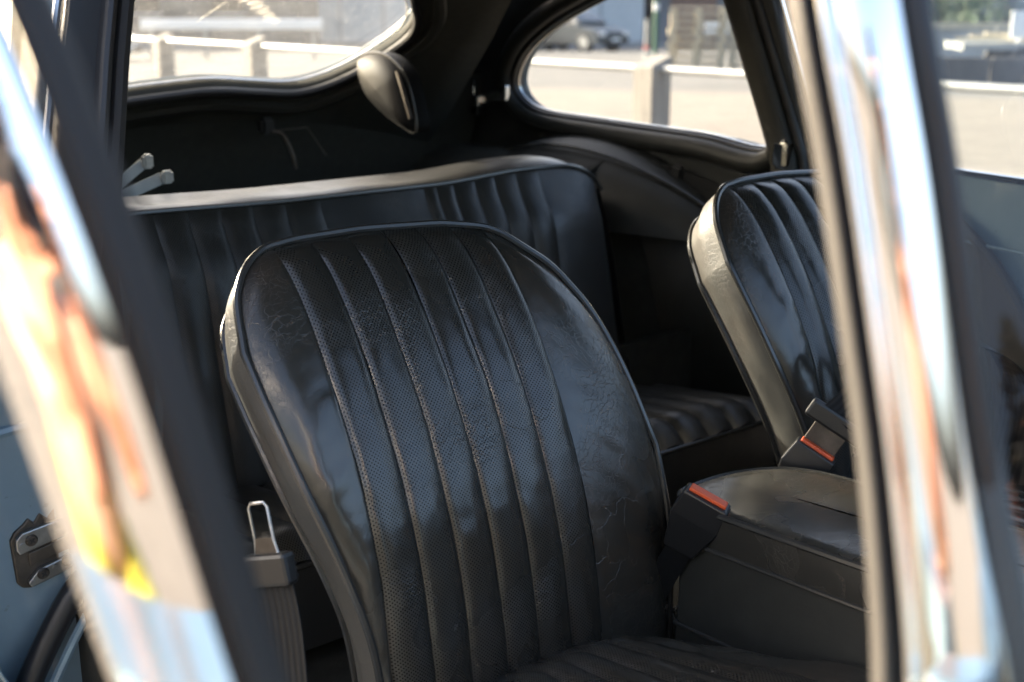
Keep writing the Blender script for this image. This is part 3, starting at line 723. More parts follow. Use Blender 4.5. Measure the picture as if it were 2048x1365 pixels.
rso = part(rs_, 'glass_residue', res, hf, smooth=False); rso['kind'] = 'stuff'
t = MB(); t.tube([Vector(hat_fn(x, z)) + Vector((0, -.012, -.010)) for x, z in hatch_poly], .009, 8, True); part(t, 'window_rubber', M['rubber'], hf)
t = MB(); t.tube([Vector(hat_fn(XM + (x - XM) * .985, 1.03 + (z - 1.03) * .965)) + Vector((0, .012, .012)) for x, z in hatch_poly], .0022, 8, True); part(t, 'bright_trim', M['chrome'], hf)
t = MB(); t.tube([Vector(hat_fn(XM + (x - XM) * 1.09, 1.03 + (z - 1.03) * 1.26)) + Vector((0, -.018, -.012)) for x, z in hatch_poly], .014, 8, True); part(t, 'lining_roll', M['vinyl'], hf)
for sg in (-1, 1):
    cpl = MB()
    def cpf(a, b):
        z = .60 + .60 * b; xe = XM + sg * (.54 - .10 * smooth01((z - .90) / .28)); p0_ = Vector(hat_fn(xe, z)); p1_ = Vector((XM + sg * (hwz(z) - .004), max(p0_.y + .03, 2.30 - .75 * max(0, z - 1.0)), z))
        return p0_.lerp(p1_, a) + Vector((0, .03 * math.sin(math.pi * a), 0))
    cpl.grid(cpf, 8, 16, sg > 0); cpo = part(cpl, 'rear_corner_trim', M['cloth'])
    sk_ = MB(); sk_.grid(lambda a, b: cpf(a, b) + Vector((sg * .012, .03, .012)), 8, 16, sg < 0); part(sk_, 'corner_skin', M['paint'], cpo)
def roof_fn(zoff, grow=0.):
    def fn(a, b):
        s = -1 + 2 * a; y0 = .68 - .29 * s * s; y = y0 + (1.93 - y0) * b
        yy = y - (.20 * s * s if False else 0)
        hw = (.58 + grow); z = 1.222 - .055 * abs(s) ** 3.5 - .02 * ((b - .45) / .55) ** 2 - .035 * smooth01((b - .72) / .28)
        yf = y
        return Vector((XM + s * hw, yf, z + zoff))
    return fn
r_ = MB(); r_.grid(roof_fn(.03, .03), 24, 24); part(r_, 'roof', M['paint'])
r_ = MB(); r_.grid(roof_fn(-.012), 24, 24, True); part(r_, 'headlining', M['cloth'])
hr = MB(); hr.tube([roof_fn(-.02)(a / 24, 0) for a in range(25)], .022, 8); part(hr, 'windscreen_header', M['vinyl'])
for sg in (-1, 1):
    gt = MB(); gt.tube(spline([Vector((XM + sg * (.655 if sg < 0 else .64), .36, 1.16)) , Vector((XM + sg * .60, .60, 1.197)), Vector((XM + sg * .585, 1.0, 1.203)), Vector((XM + sg * .585, 1.45, 1.198)), Vector((XM + sg * .59, 2.0, 1.17))], 6), .026, 8); part(gt, 'cant_rail', M['paint'])
# rear inner closing panels
fl = MB(); fl.box((XM, .75, .26), (1.36, 1.9, .03)); part(fl, 'floor_pan', M['carpet'], smooth=False)
fl = MB(); fl.box((XM, .70, .33), (.26, 1.3, .14), None, .03); part(fl, 'transmission_tunnel', M['carpet'], smooth=False)
fl = MB(); fl.grid(lambda a, b: Vector((XM - .685 + 1.37 * a, 1.78 + .62 * b, .70 - .02 * b + .10 * smooth01((abs(a - .5) - .33) / .1))), 30, 8); part(fl, 'load_floor', M['carpet'])
fl = MB(); fl.grid(lambda a, b: Vector((XM - .66 + 1.32 * a, 2.40 - .10 * b - .05 * (2 * a - 1) ** 2, .62 + .32 * b)), 16, 6, True); part(fl, 'tail_panel', M['cloth'])
fl = MB(); fl.box((XM, 1.62, .33), (1.36, .02, .30)); fl.box((XM, 1.72, .52), (1.34, .02, .36), Matrix.Rotation(R(-20), 4, 'X')); part(fl, 'seat_bulkhead', M['carpet'], smooth=False)
# padded wheel arches behind the rear seat
for sg in (-1, 1):
    wa = MB()
    def wf(a, b):
        y = 1.52 + .80 * a; h = .16 * math.sin(math.pi * min(1, a * .95 + .05)) ** .7
        th = b * math.pi / 2
        return Vector((XM + sg * (.70 - (.19) * math.cos(th) * (.55 + .45 * math.sin(math.pi * a))), y, .675 + h * math.sin(th) ** .8 * 1.0))
    wa.grid(wf, 24, 8, sg > 0); wo = part(wa, 'wheel_arch_trim', M['vinyl'])
    wp = MB(); wp.tube([wf(k / 24, .62) + Vector((-sg * .003, 0, .004)) for k in range(25)], .0035, 6); part(wp, 'arch_piping', M['piping'], wo)
# low side trim seams on the far side, pocket and waist piping
for pts, r0, nm in (([(1.763, 2.35, .80), (1.760, 2.05, .825), (1.758, 1.75, .815), (1.757, 1.45, .795)], .0030, 'waist_piping'), ([(1.757, 1.95, .79), (1.755, 1.70, .77), (1.754, 1.52, .70), (1.753, 1.40, .60)], .004, 'panel_seam')):
    t = MB(); t.tube(spline(pts, 6), r0, 6); part(t, nm, M['piping'], tr_far)
# rear lap belt on the far side trim
t = MB(); n = 18; c = Vector((1.742, 1.795, .790)); t.add([c + Vector((-.012 if k >= n else 0, .014 * math.cos(2 * math.pi * k / n) * (.75 if k >= n else 1), .014 * math.sin(2 * math.pi * k / n) * (.75 if k >= n else 1))) for k in range(2 * n)], [(k, (k + 1) % n, n + (k + 1) % n, n + k) for k in range(n)] + [tuple(range(n, 2 * n))]); part(t, 'belt_bolt', M['plastic'], tr_far, label='round bolt of the rear belt')
t = MB(); t.box((1.735, 1.755, .783), (.012, .018, .052), Matrix.Rotation(R(12), 4, 'X'), .004); t.box((1.735, 1.715, .778), (.014, .052, .050), Matrix.Rotation(R(10), 4, 'X'), .005); part(t, 'belt_holder', M['plastic'], tr_far, smooth=False)
t = MB(); t.box((1.733, 1.645, .770), (.016, .030, .058), Matrix.Rotation(R(10), 4, 'X'), .005); part(t, 'belt_adjuster', M['plastic'], tr_far, smooth=False)
t = MB(); t.ribbon(spline([(1.736, 1.77, .785), (1.735, 1.70, .776), (1.733, 1.62, .766), (1.728, 1.50, .742), (1.70, 1.40, .70), (1.66, 1.34, .62)], 6), (0, .15, 1), .046, .0018); part(t, 'rear_webbing', M['web'], tr_far, smooth=False, uv=True)
O_ = Vector((0, 0, 1.10))
# padded hinge cover on the rear far corner
hc = MB(); hp_ = dens([(2.405, .965), (2.36, .988), (2.29, .985), (2.23, .955), (2.205, .915), (2.185, .855), (2.19, .83), (2.23, .838), (2.30, .862), (2.37, .90)], 4)
ctr = (2.29, .915); K = [(1.0, 0), (1.0, .028), (.94, .042), (.72, .056), (.35, .062), (.02, .064)]; n = len(hp_); v = []; f = []
for k, d in K:
    for y, z in hp_: v.append(Vector((1.545 - d * 1.0, ctr[0] + (y - ctr[0]) * k, ctr[1] + (z - ctr[1]) * k)))
for r in range(len(K) - 1):
    for i in range(n): f.append((r * n + i, r * n + (i + 1) % n, (r + 1) * n + (i + 1) % n, (r + 1) * n + i))
KP = .87; v = [O_ + (q - O_) * KP for q in v]
hc.add(v, f); ho = part(hc, 'corner_pad', mat('gloss_black_vinyl', (.005, .005, .005), .55, 0, .10), label='glossy leaf-shaped black pad on the rear corner')
t = MB(); t.tube([O_ + (Vector((1.545 - .034, y, z)) - O_) * KP for y, z in hp_], .0028, 6, True); part(t, 'pad_piping', M['piping'], ho)
t = MB(); t.tube([O_ + (q - O_) * KP for q in spline([(1.50, 2.235, .955), (1.497, 2.210, .915), (1.50, 2.190, .86)], 5)], .004, 6); part(t, 'pad_bead', M['dark_steel'], ho)
# folding stays at the rear left
st = MB(); st.ribbon([(.690, 1.86, .800), (.775, 1.86, .857)], (0, .2, 1), .016, .003); sto = part(st, 'folding_stay', M['galv'], smooth=False, label='pale folding metal stay behind the rear bench')
st = MB(); st.ribbon([(.690, 1.855, .795), (.80, 1.855, .832)], (0, .2, 1), .018, .003); part(st, 'stay_arm', M['galv'], sto, smooth=False)
for p_, s_ in (((.778, 1.852, .860), (.016, .012, .022)), ((.806, 1.848, .834), (.018, .012, .020)), ((.795, 1.850, .798), (.013, .008, .013))):
    st = MB(); st.box(p_, s_, None, .003); part(st, 'stay_bracket', M['steel'], sto, smooth=False)
# catch with pull rod on the tail panel
ct = MB(); ct.box((1.205, 2.27, .857), (.030, .03, .034), None, .006); cto = part(ct, 'lid_catch', M['plastic'], smooth=False)
ct = MB(); ct.tube(spline([(1.212, 2.262, .846), (1.232, 2.25, .838), (1.246, 2.24, .80), (1.252, 2.24, .77)], 6), .0045, 8); part(ct, 'catch_handle', M['dark_steel'], cto)
ct = MB(); ct.tube([(1.225, 2.255, .848), (1.29, 2.255, .850), (1.33, 2.25, .79)], .0016, 6); part(ct, 'catch_rod', M['dark_steel'], cto)

# ------------------------------------------------------------------ windscreen pillar, windscreen, scuttle
CC = [Vector(p) for p in ((.418, .325, 1.20), (.4062, .2915, 1.100), (.4083, .2746, 1.0378), (.4086, .2584, .9749), (.4095, .2422, .9109), (.4106, .2288, .8567), (.411, .222, .820))]
path = spline(CC, 8)
AW = Vector((.777, -.629, 0)); BW = Vector((-.60, -.741, .30)).normalized()
def grow(t): return 1 + .55 * smooth01((t - .55) / .45)
pm = MB()
n = 14
prof = [(-.0145 + .029 * k / n, .0085 * (1 - ((k / n) * 2 - 1) ** 2) ** .8 - .002 if 0 < k < n else -.004) for k in range(n + 1)] + [(.010, -.016), (-.010, -.016)]
pm.sweep(path, prof, lambda t: AW * grow(t), BW, True)
pil = part(pm, 'windscreen_pillar', M['chrome'], label='bright chrome windscreen pillar, blurred in the right foreground')
def side_strip(off, wd, h, base, m, nm, gf=grow):
    q = MB(); pr = [(off + wd * (math.cos(th)) / 2, base + h * math.sin(th)) for th in [math.pi * k / 8 for k in range(9)]] + [(off - wd / 2, base - .01), (off + wd / 2, base - .01)]
    q.sweep(path, pr, lambda t: AW * gf(t) ** .6, BW, True); return part(q, nm, m, pil)
side_strip(-.0168, .0048, .004, -.002, M['chrome'], 'drip_moulding')
side_strip(-.0208, .0046, .003, -.010, M['rubber_matt'], 'door_seal')
side_strip(-.0242, .0034, .004, -.006, mat('dull_alloy', (.07, .065, .058), .5, .3), 'seal_retainer')
side_strip(.0200, .0105, .005, -.004, M['rubber'], 'screen_rubber')
# windscreen
def bez(P, t): a, b, c, d = (Vector(p) for p in P); return a * (1 - t) ** 3 + b * 3 * t * (1 - t) ** 2 + c * 3 * t * t * (1 - t) + d * t ** 3
WB = [(.405, .200, .83), (.478, .020, .815), (.66, -.16, .80), (XM, -.14, .80)]
WT = [(.476, .347, 1.20), (.502, .285, 1.205), (.72, .66, 1.222), (XM, .68, 1.228)]
def ws(a, b):
    if a <= .5: p = bez(WB, a * 2).lerp(bez(WT, a * 2), b)
    else:
        p = bez(WB, (1 - a) * 2).lerp(bez(WT, (1 - a) * 2), b); p.x = 2 * XM - p.x
    return p
g_ = MB(); g_.grid(ws, 160, 14); wso = part(g_, 'windscreen', M['gl_ws'])
t = MB(); t.tube([ws(k / 60, 0) for k in range(61)], .010, 8); part(t, 'screen_rubber', M['rubber'], wso)
t = MB(); t.tube([ws(k / 60, 1) for k in range(61)], .010, 8); part(t, 'screen_rubber', M['rubber'], wso)
# far pillar
t = MB(); t.tube([Vector((2 * XM - p.x, p.y, p.z)) for p in path], .022, 10); part(t, 'windscreen_pillar', M['chrome'])
# scuttle and bonnet, one smooth skin
def bonnet(a, b):
    y = .26 - 2.35 * b; s = -1 + 2 * a
    hw = .80 * (1 - .30 * b ** 2.6) ; drop = abs(s) ** 3.2
    z = .83 - .02 * b - .14 * b ** 3 + .05 * math.exp(-(s / .28) ** 2) * smooth01(b * 3) * (1 - b ** 4)
    z -= drop * (.46 - .16 * b)
    return Vector((XM + s * hw * (1 - .02 * drop), y, z))
t = MB()
def scut(a, b):
    """scuttle: from the screen base forward to the bonnet"""
    p = ws(a, 0) + Vector((0, 0, -.006)); q = bonnet(a, .235 - .0 * abs(2 * a - 1)); return p.lerp(q, b)
t.grid(lambda a, b: bonnet(a, .10 + .90 * b) + Vector((0, 0, -.012)), 48, 40, True); bo = part(t, 'bonnet', M['paint'])
t = MB(); t.grid(lambda a, b: Vector((.262 + .12 * smooth01(b * 1.5) * b, .20 - .15 * a, .36 + .45 * b)), 6, 12, True); part(t, 'wing_panel', M['paint'])
t = MB(); t.grid(lambda a, b: Vector((1.9 - .12 * b * b, .30 - .25 * a, .36 + .47 * b)), 6, 12); part(t, 'wing_panel', M['paint'])
t = MB(); t.grid(lambda a, b: ws(a, 0).lerp(Vector((XM + (2 * a - 1) * .76, -.05 - .25 * (1 - (2 * a - 1) ** 2), .80 - .09 * abs(2 * a - 1) ** 3)), b) + Vector((0, 0, -.004 + .004 * math.sin(math.pi * b))), 40, 6, True); part(t, 'scuttle', M['paint'])
t = MB(); t.prism([(.338, .190), (.372, .235), (.405, .205), (.44, .150), (.40, .12)], lambda x, y, d: (x, y, .842 - d), .06); part(t, 'pillar_foot', M['paint'], bevel=.006, smooth=False)
t = MB(); t.box((.32, .62, .31), (.11, 1.20, .09), None, .02); part(t, 'door_sill', M['paint'], smooth=False)
t = MB(); t.box((1.84, .62, .31), (.11, 1.20, .09), None, .02); part(t, 'door_sill', M['paint'], smooth=False)
t = MB(); t.grid(lambda a, b: Vector((XM - .70 + 1.40 * a, .06 - .2 * (1 - (2 * a - 1) ** 2), .26 + .54 * b)), 12, 4); part(t, 'firewall', M['carpet'])
t = MB(); t.grid(lambda a, b: Vector((XM - .62 + 1.24 * a, .13 + .06 * math.sin(math.pi * b) - .15 * (1 - (2 * a - 1) ** 2) * (1 - b), .80 - .20 * b)), 24, 6, True); dsh = part(t, 'dashboard', M['vinyl'])
sw = MB(); cw = Vector((1.43, .42, .70)); ax_ = Vector((0, .90, .42)); ux = Vector((1, 0, 0)); uy = ax_.cross(ux)
sw.tube([cw + ux * .19 * math.cos(2 * math.pi * k / 40) + uy * .19 * math.sin(2 * math.pi * k / 40) for k in range(40)], .012, 8, True); swo = part(sw, 'steering_wheel', mat('varnished_wood', (.12, .05, .02), .25))
for an in (90, 210, 330):
    s_ = MB(); s_.ribbon([cw, cw + (ux * math.cos(R(an)) + uy * math.sin(R(an))) * .185], Vector(ax_).cross(ux * math.cos(R(an)) + uy * math.sin(R(an))), .03, .003); part(s_, 'wheel_spoke', M['steel'], swo, smooth=False)
s_ = MB(); s_.tube([cw, cw - ax_ * .25 + Vector((0, -.05, .0))], .03, 10); part(s_, 'steering_column', M['plastic'], swo)

# ------------------------------------------------------------------ open near door: body and chrome window frame
Ed = Vector((-.92, .392, 0)); Pn = Vector((.392, .92, 0))      # along the door, to its inner side
H0 = Vector((.285, .070, 0))
def D(s, n_, z): return H0 + Ed * s + Pn * n_ + Vector((0, 0, z))
t = MB()
def dskin(a, b):
    z = .36 + .49 * b; return D(.02 + 1.06 * a, -.01 - .05 * math.sin(math.pi * b * .9), z)
t.grid(dskin, 16, 12); t.grid(lambda a, b: D(.02 + 1.06 * a, .085, .36 + .49 * b), 6, 4, True)
t.grid(lambda a, b: dskin(a, 1).lerp(D(.02 + 1.06 * a, .085, .85), b), 16, 2)
for e, fl_ in ((0, True), (1, False)): t.grid(lambda a, b: dskin(e, b).lerp(D(.02 + 1.06 * e, .085, .36 + .49 * b), a), 3, 12, fl_)
t.grid(lambda a, b: dskin(a, 0).lerp(D(.02 + 1.06 * a, .085, .36), b), 16, 2, True)
dr = part(t, 'open_door', M['paint'], label='near door swung open, its chrome window frame blurred at the left edge')
t = MB(); t.grid(lambda a, b: D(.06 + .98 * a, .088 + .012 * math.sin(math.pi * b), .40 + .42 * b), 10, 8, True); part(t, 'door_card', M['vinyl'], dr)
fp = [Vector((.146, .329, .856)), Vector((.138, .337, .895)), Vector((.1175, .3528, 1.0057)), Vector((.0975, .3745, 1.100)), Vector((.085, .390, 1.150)), Vector((.058, .43, 1.190))]
top = [Vector((.00, .485, 1.205)), Vector((-.25, .59, 1.205)), Vector((-.45, .675, 1.185)), Vector((-.54, .715, 1.12)), Vector((-.62, .73, .864))]
fr = spline(fp + top, 8)
A2 = Vector((.928, -.372, 0)); B2 = Vector((-.36, -.91, .10)).normalized()
# profile turns from the upright into the top rail
def fr_a(t_):
    return A2.lerp(Vector((0, 0, -1)), smooth01((t_ - .42) / .10)).normalized() if t_ < .75 else Vector((0, 0, -1)).lerp(-A2, smooth01((t_ - .75) / .1)).normalized()
n = 12; pr = [(-.019 + .038 * k / n, .0026 * (1 - ((k / n) * 2 - 1) ** 2) ** .7 if 0 < k < n else -.003) for k in range(n + 1)] + [(.014, -.014), (-.014, -.014)]
t = MB(); t.sweep(fr, pr, fr_a, B2, True); wf_ = part(t, 'window_frame', M['chrome'], dr)
t = MB(); pr2 = [(.0195, -.003), (.023, .0005), (.030, -.003), (.0335, -.010), (.032, -.020), (.020, -.022)]
t.sweep(fr, pr2, fr_a, B2, True); part(t, 'frame_rubber', M['rubber_matt'], dr)

# ================================================================== PHOTOGRAPHER (stands behind the lens, mirrored in chrome and glass)
fwv = Vector((.607, .750, -.263)); rtv = Vector((.777, -.629, 0)); upv = rtv.cross(fwv)
O = Vector((0, 0, 1.10))
def Q(r, u, f): return O + rtv * r + upv * u + fwv * f
def skin_mesh(name, nodes, edges, m, parent=None, sub=2):
    me = bpy.data.meshes.new(name); keys = list(nodes); me.from_pydata([tuple(nodes[k][0]) for k in keys], [(keys.index(a), keys.index(b)) for a, b in edges], [])
    me.materials.append(m); o = bpy.data.objects.new(name, me); COL.objects.link(o); o.parent = parent
    o.modifiers.new('skin', 'SKIN'); me.skin_vertices or None
    sv = me.skin_vertices[0].data
    for i, k in enumerate(keys): r = nodes[k][1]; sv[i].radius = r if isinstance(r, tuple) else (r, r)
    sv[0].use_root = True
    s = o.modifiers.new('sub', 'SUBSURF'); s.levels = sub; s.render_levels = sub
    o.modifiers['skin'].use_smooth_shade = True
    return o
def chain(lst): return [(lst[i], lst[i + 1]) for i in range(len(lst) - 1)]
skin_m = grainy('skin', (.46, .22, .145), .48, 90, .10, .12, 0, .001); skin_m.node_tree.nodes['Principled BSDF'].inputs['Subsurface Weight'].default_value = .08
nod = {'pelvis': (Q(.02, -.64, -.56), .12), 'waist': (Q(.02, -.48, -.47), .115), 'chest': (Q(.02, -.30, -.40), (.15, .11)), 'neckb': (Q(.01, -.12, -.34), .06), 'neck': (Q(.005, -.03, -.31), .055),
       'jaw': (Q(.002, -.045, -.235), .056), 'head': (Q(.0, .035, -.25), .085), 'crown': (Q(.0, .095, -.265), .075),
       'shl': (Q(-.17, -.20, -.36), .062), 'ell': (Q(.0, -.34, -.15), .060), 'wrl': (Q(-.020, -.140, -.085), .036), 'pal': (Q(-.022, -.085, -.065), (.034, .018)),
       'shr': (Q(.19, -.20, -.36), .062), 'elr': (Q(.19, -.33, -.15), .056), 'wrr': (Q(.125, -.09, -.17), .028), 'par': (Q(.098, -.035, -.135), (.034, .020)),
       'hil': (Q(-.09, -.66, -.60), .085), 'knl': (Vector((-.18, -.06, .50)), .062), 'anl': (Vector((-.36, -.30, .09)), .042), 'tol': (Vector((-.24, -.12, .04)), .038),
       'hir': (Q(.12, -.66, -.60), .085), 'knr': (Vector((.02, -.28, .46)), .062), 'anr': (Vector((-.14, -.52, .09)), .042), 'tor': (Vector((-.02, -.38, .04)), .038)}
ed = chain(['pelvis', 'waist', 'chest', 'neckb', 'neck', 'jaw']) + [('neck', 'head'), ('head', 'crown'), ('chest', 'shl'), ('shl', 'ell'), ('ell', 'wrl'), ('wrl', 'pal'), ('chest', 'shr'), ('shr', 'elr'), ('elr', 'wrr'), ('wrr', 'par'),
      ('pelvis', 'hil'), ('hil', 'knl'), ('knl', 'anl'), ('anl', 'tol'), ('pelvis', 'hir'), ('hir', 'knr'), ('knr', 'anr'), ('anr', 'tor')]
# fingers: the left hand cradles the lens from below, the right hand grips the camera's side
for k, (r_o, ln) in enumerate(((-.030, .9), (-.012, 1.), (.006, .95), (.022, .8))):
    b = f'lf{k}'; nod[b + 'a'] = (Q(.010 * 0 + r_o * .4, -.066, -.072 + r_o * .8), .0100); nod[b + 'b'] = (Q(.034 * ln, -.056, -.066 + r_o * .9), .0090); nod[b + 'c'] = (Q(.050 * ln, -.030, -.064 + r_o * .9), .0080)
    ed += [('pal', b + 'a'), (b + 'a', b + 'b'), (b + 'b', b + 'c')]
nod['ltha'] = (Q(-.046, -.058, -.060), .011); nod['lthb'] = (Q(-.052, -.028, -.050), .0098); nod['lthc'] = (Q(-.050, -.004, -.046), .0085); ed += [('pal', 'ltha'), ('ltha', 'lthb'), ('lthb', 'lthc')]
for k, (u_o, ln) in enumerate(((.040, .9), (.018, 1.), (-.004, .95), (-.024, .85))):
    b = f'rf{k}'; nod[b + 'a'] = (Q(.104, -.020 + u_o, -.108), .0100); nod[b + 'b'] = (Q(.094, -.022 + u_o, -.078), .0090); nod[b + 'c'] = (Q(.070, -.024 + u_o, -.074), .0080)
    ed += [('par', b + 'a'), (b + 'a', b + 'b'), (b + 'b', b + 'c')]
nod['rtha'] = (Q(.090, .0, -.158), .011); nod['rthb'] = (Q(.066, .012, -.160), .0095); nod['rthc'] = (Q(.046, .014, -.160), .0085); ed += [('par', 'rtha'), ('rtha', 'rthb'), ('rthb', 'rthc')]
pers = skin_mesh('person', nod, ed, skin_m)
prop(pers, 'crouching person with curly hair holding a black camera, seen mirrored in the windscreen and chrome', 'person')
# clothes
jn = {k: (nod[k][0], tuple(x * 1.12 + .006 for x in nod[k][1]) if isinstance(nod[k][1], tuple) else nod[k][1] * 1.28 + .008) for k in ('pelvis', 'waist', 'chest', 'neckb', 'shl', 'ell', 'shr', 'elr')}
jn.pop('ell'); jn.pop('elr'); jn['shl'] = (nod['chest'][0].lerp(nod['shl'][0], .8), .07); jn['shr'] = (nod['chest'][0].lerp(nod['shr'][0], .8), .07)
shirt_m = grainy('salmon_cotton', (.46, .27, .20), .85, 120, .15, .4, 0, .003)
yellow = grainy('yellow_knit', (.40, .37, .05), .85, 160, .2, .6, 0, .004)
skin_mesh('shirt', jn, [('pelvis', 'waist'), ('waist', 'chest'), ('chest', 'neckb'), ('chest', 'shl'), ('chest', 'shr')], shirt_m, pers)
tn = {k: (nod[k][0], nod[k][1] * 1.12 + .008) for k in ('pelvis', 'hil', 'knl', 'hir', 'knr')}; tn['waist'] = (nod['waist'][0], .168); tn['pelvis'] = (nod['pelvis'][0], .170); tn['al'] = (nod['knl'][0].lerp(nod['anl'][0], .9), .055); tn['ar'] = (nod['knr'][0].lerp(nod['anr'][0], .9), .055)
skin_mesh('trousers', tn, [('waist', 'pelvis'), ('pelvis', 'hil'), ('hil', 'knl'), ('knl', 'al'), ('pelvis', 'hir'), ('hir', 'knr'), ('knr', 'ar')], yellow, pers)
for s_, nm in (('l', 'shoe'), ('r', 'shoe')):
    skin_mesh('shoe', {'h': (nod['an' + s_][0] + Vector((0, 0, -.035)), .047), 't': (nod['to' + s_][0] + Vector((.02, .03, .004)), .042)}, [('h', 't')], M['rubber_matt'], pers, 2)
# face: eyes, nose, ears on the head
fc = MB()
fc.grid(lambda a, b: Q(.018 * math.cos(2 * math.pi * a) * math.sin(math.pi * b), .0 + .030 * math.cos(math.pi * b), -.172 + .016 * math.sin(2 * math.pi * a) * math.sin(math.pi * b)), 10, 8); fc.build('nose', skin_m, pers)
for sg in (-1, 1):
    e = MB(); e.grid(lambda a, b: Q(sg * .035 + .012 * math.cos(2 * math.pi * a) * math.sin(math.pi * b), .030 + .011 * math.cos(math.pi * b), -.176 + .010 * math.sin(2 * math.pi * a) * math.sin(math.pi * b)), 10, 8); e.build('eye', mat('eye_white', (.7, .68, .64), .2), pers)
    e = MB(); e.grid(lambda a, b: Q(sg * .085 + .010 * math.cos(2 * math.pi * a) * math.sin(math.pi * b), .02 + .032 * math.cos(math.pi * b), -.25 + .018 * math.sin(2 * math.pi * a) * math.sin(math.pi * b)), 10, 8); e.build('ear', skin_m, pers)
mo = MB(); mo.tube(spline([Q(-.024, -.052, -.182), Q(0, -.050, -.176), Q(.024, -.052, -.182)], 4), .005, 6); mo.build('mouth', mat('lips', (.45, .17, .14), .5), pers)
hm = MB()
for k in range(260):
    th = rnd.uniform(0, 2 * math.pi); ph = math.acos(rnd.uniform(-.15, 1)); d = Vector((math.cos(th) * math.sin(ph), math.cos(ph), -math.sin(th) * math.sin(ph)))
    if d.z > .35 and d.y < .55: continue
    c0 = Q(d.x * .082, .065 + d.y * .098, -.258 + d.z * .09); ph0 = rnd.uniform(0, 6); rr = rnd.uniform(.006, .013)
    hm.tube([c0 + (rtv * d.x + upv * d.y + fwv * d.z) * (.004 * j) + rtv * rr * math.cos(ph0 + j * 1.1) + upv * rr * math.sin(ph0 + j * 1.1) for j in range(8)], .0035, 4)
hm.build('hair', mat('dark_curly_hair', (.035, .026, .02), .5), pers)
# the camera in the hands: its lens front is a centimetre behind the viewpoint
cm = MB(); rot = Matrix((rtv, upv, -fwv)).transposed().to_4x4()
cm.box(Q(.012, -.004, -.130), (.135, .085, .050), rot, .012); cm.box(Q(0, .045, -.128), (.055, .035, .045), rot, .010)
cmo = cm.build('camera_body', M['plastic'], None, True); cmo.name = 'hand_camera'
prop(cmo, 'black camera held up by the crouching person', 'camera')
def lring(r, f, n=36): return [Q(r * math.cos(2 * math.pi * k / n), r * math.sin(2 * math.pi * k / n), f) for k in range(n)]
lb = MB(); RS = [(.034, -.105), (.034, -.080), (.037, -.079), (.037, -.050), (.035, -.049), (.036, -.030), (.038, -.029), (.038, -.012), (.034, -.012), (.031, -.020)]
v = [p for r, f in RS for p in lring(r, f)]; f = []
for r in range(len(RS) - 1):
    for k in range(36): f.append((r * 36 + k, r * 36 + (k + 1) % 36, (r + 1) * 36 + (k + 1) % 36, (r + 1) * 36 + k))
lb.add(v, f); lb.build('lens_barrel', M['plastic'], cmo)
le = MB(); v = [Q(0, 0, -.0165)] + lring(.016, -.0175) + lring(.031, -.0205); le.add(v, [(0, 1 + k, 1 + (k + 1) % 36) for k in range(36)] + [(1 + k, 37 + k, 37 + (k + 1) % 36, 1 + (k + 1) % 36) for k in range(36)])
lm = mat('coated_lens', (.004, .004, .007), .03); lm.node_tree.nodes['Principled BSDF'].inputs['Coat Weight'].default_value = 1; le.build('front_lens', lm, cmo)

# ================================================================== CAR PARK
# knee-rail fence parallel to the car
fe = empty('knee_rail_fence', (5.0, 6.0, 0)); prop(fe, 'low fence of square timber posts with a galvanised tube rail', 'fence')
px = [(4.99, 11.32), (4.985, 9.513), (5.0, 7.24), (5.0, 4.95), (5.05, 2.654), (5.05, .36), (4.98, 13.4), (4.97, 15.6)]
for k, (x, y) in enumerate(px):
    b = MB(); hgt = .80 + .015 * math.sin(k * 2.3); s = .075; jit = lambda: rnd.uniform(-.003, .003)
    v = [(x - 5 + a * s + jit(), y - 6 + c * s + jit(), z - (.055 if a < 0 and z > hgt - .01 else 0)) for z in (-.3, hgt - .075, hgt) for a, c in ((-1, -1), (1, -1), (1, 1), (-1, 1))]
    b.add(v, [(0, 1, 5, 4), (1, 2, 6, 5), (2, 3, 7, 6), (3, 0, 4, 7), (4, 5, 9, 8), (5, 6, 10, 9), (6, 7, 11, 10), (7, 4, 8, 11), (8, 9, 10, 11)])
    o = b.build('post', M['post'], fe, False, .006); o.rotation_euler = (0, 0, 0)
b = MB(); b.tube([(.0, -14, .735), (.0, 4, .735), (-.02, 12, .735)], .022, 12); b.build('rail', M['galv'], fe)

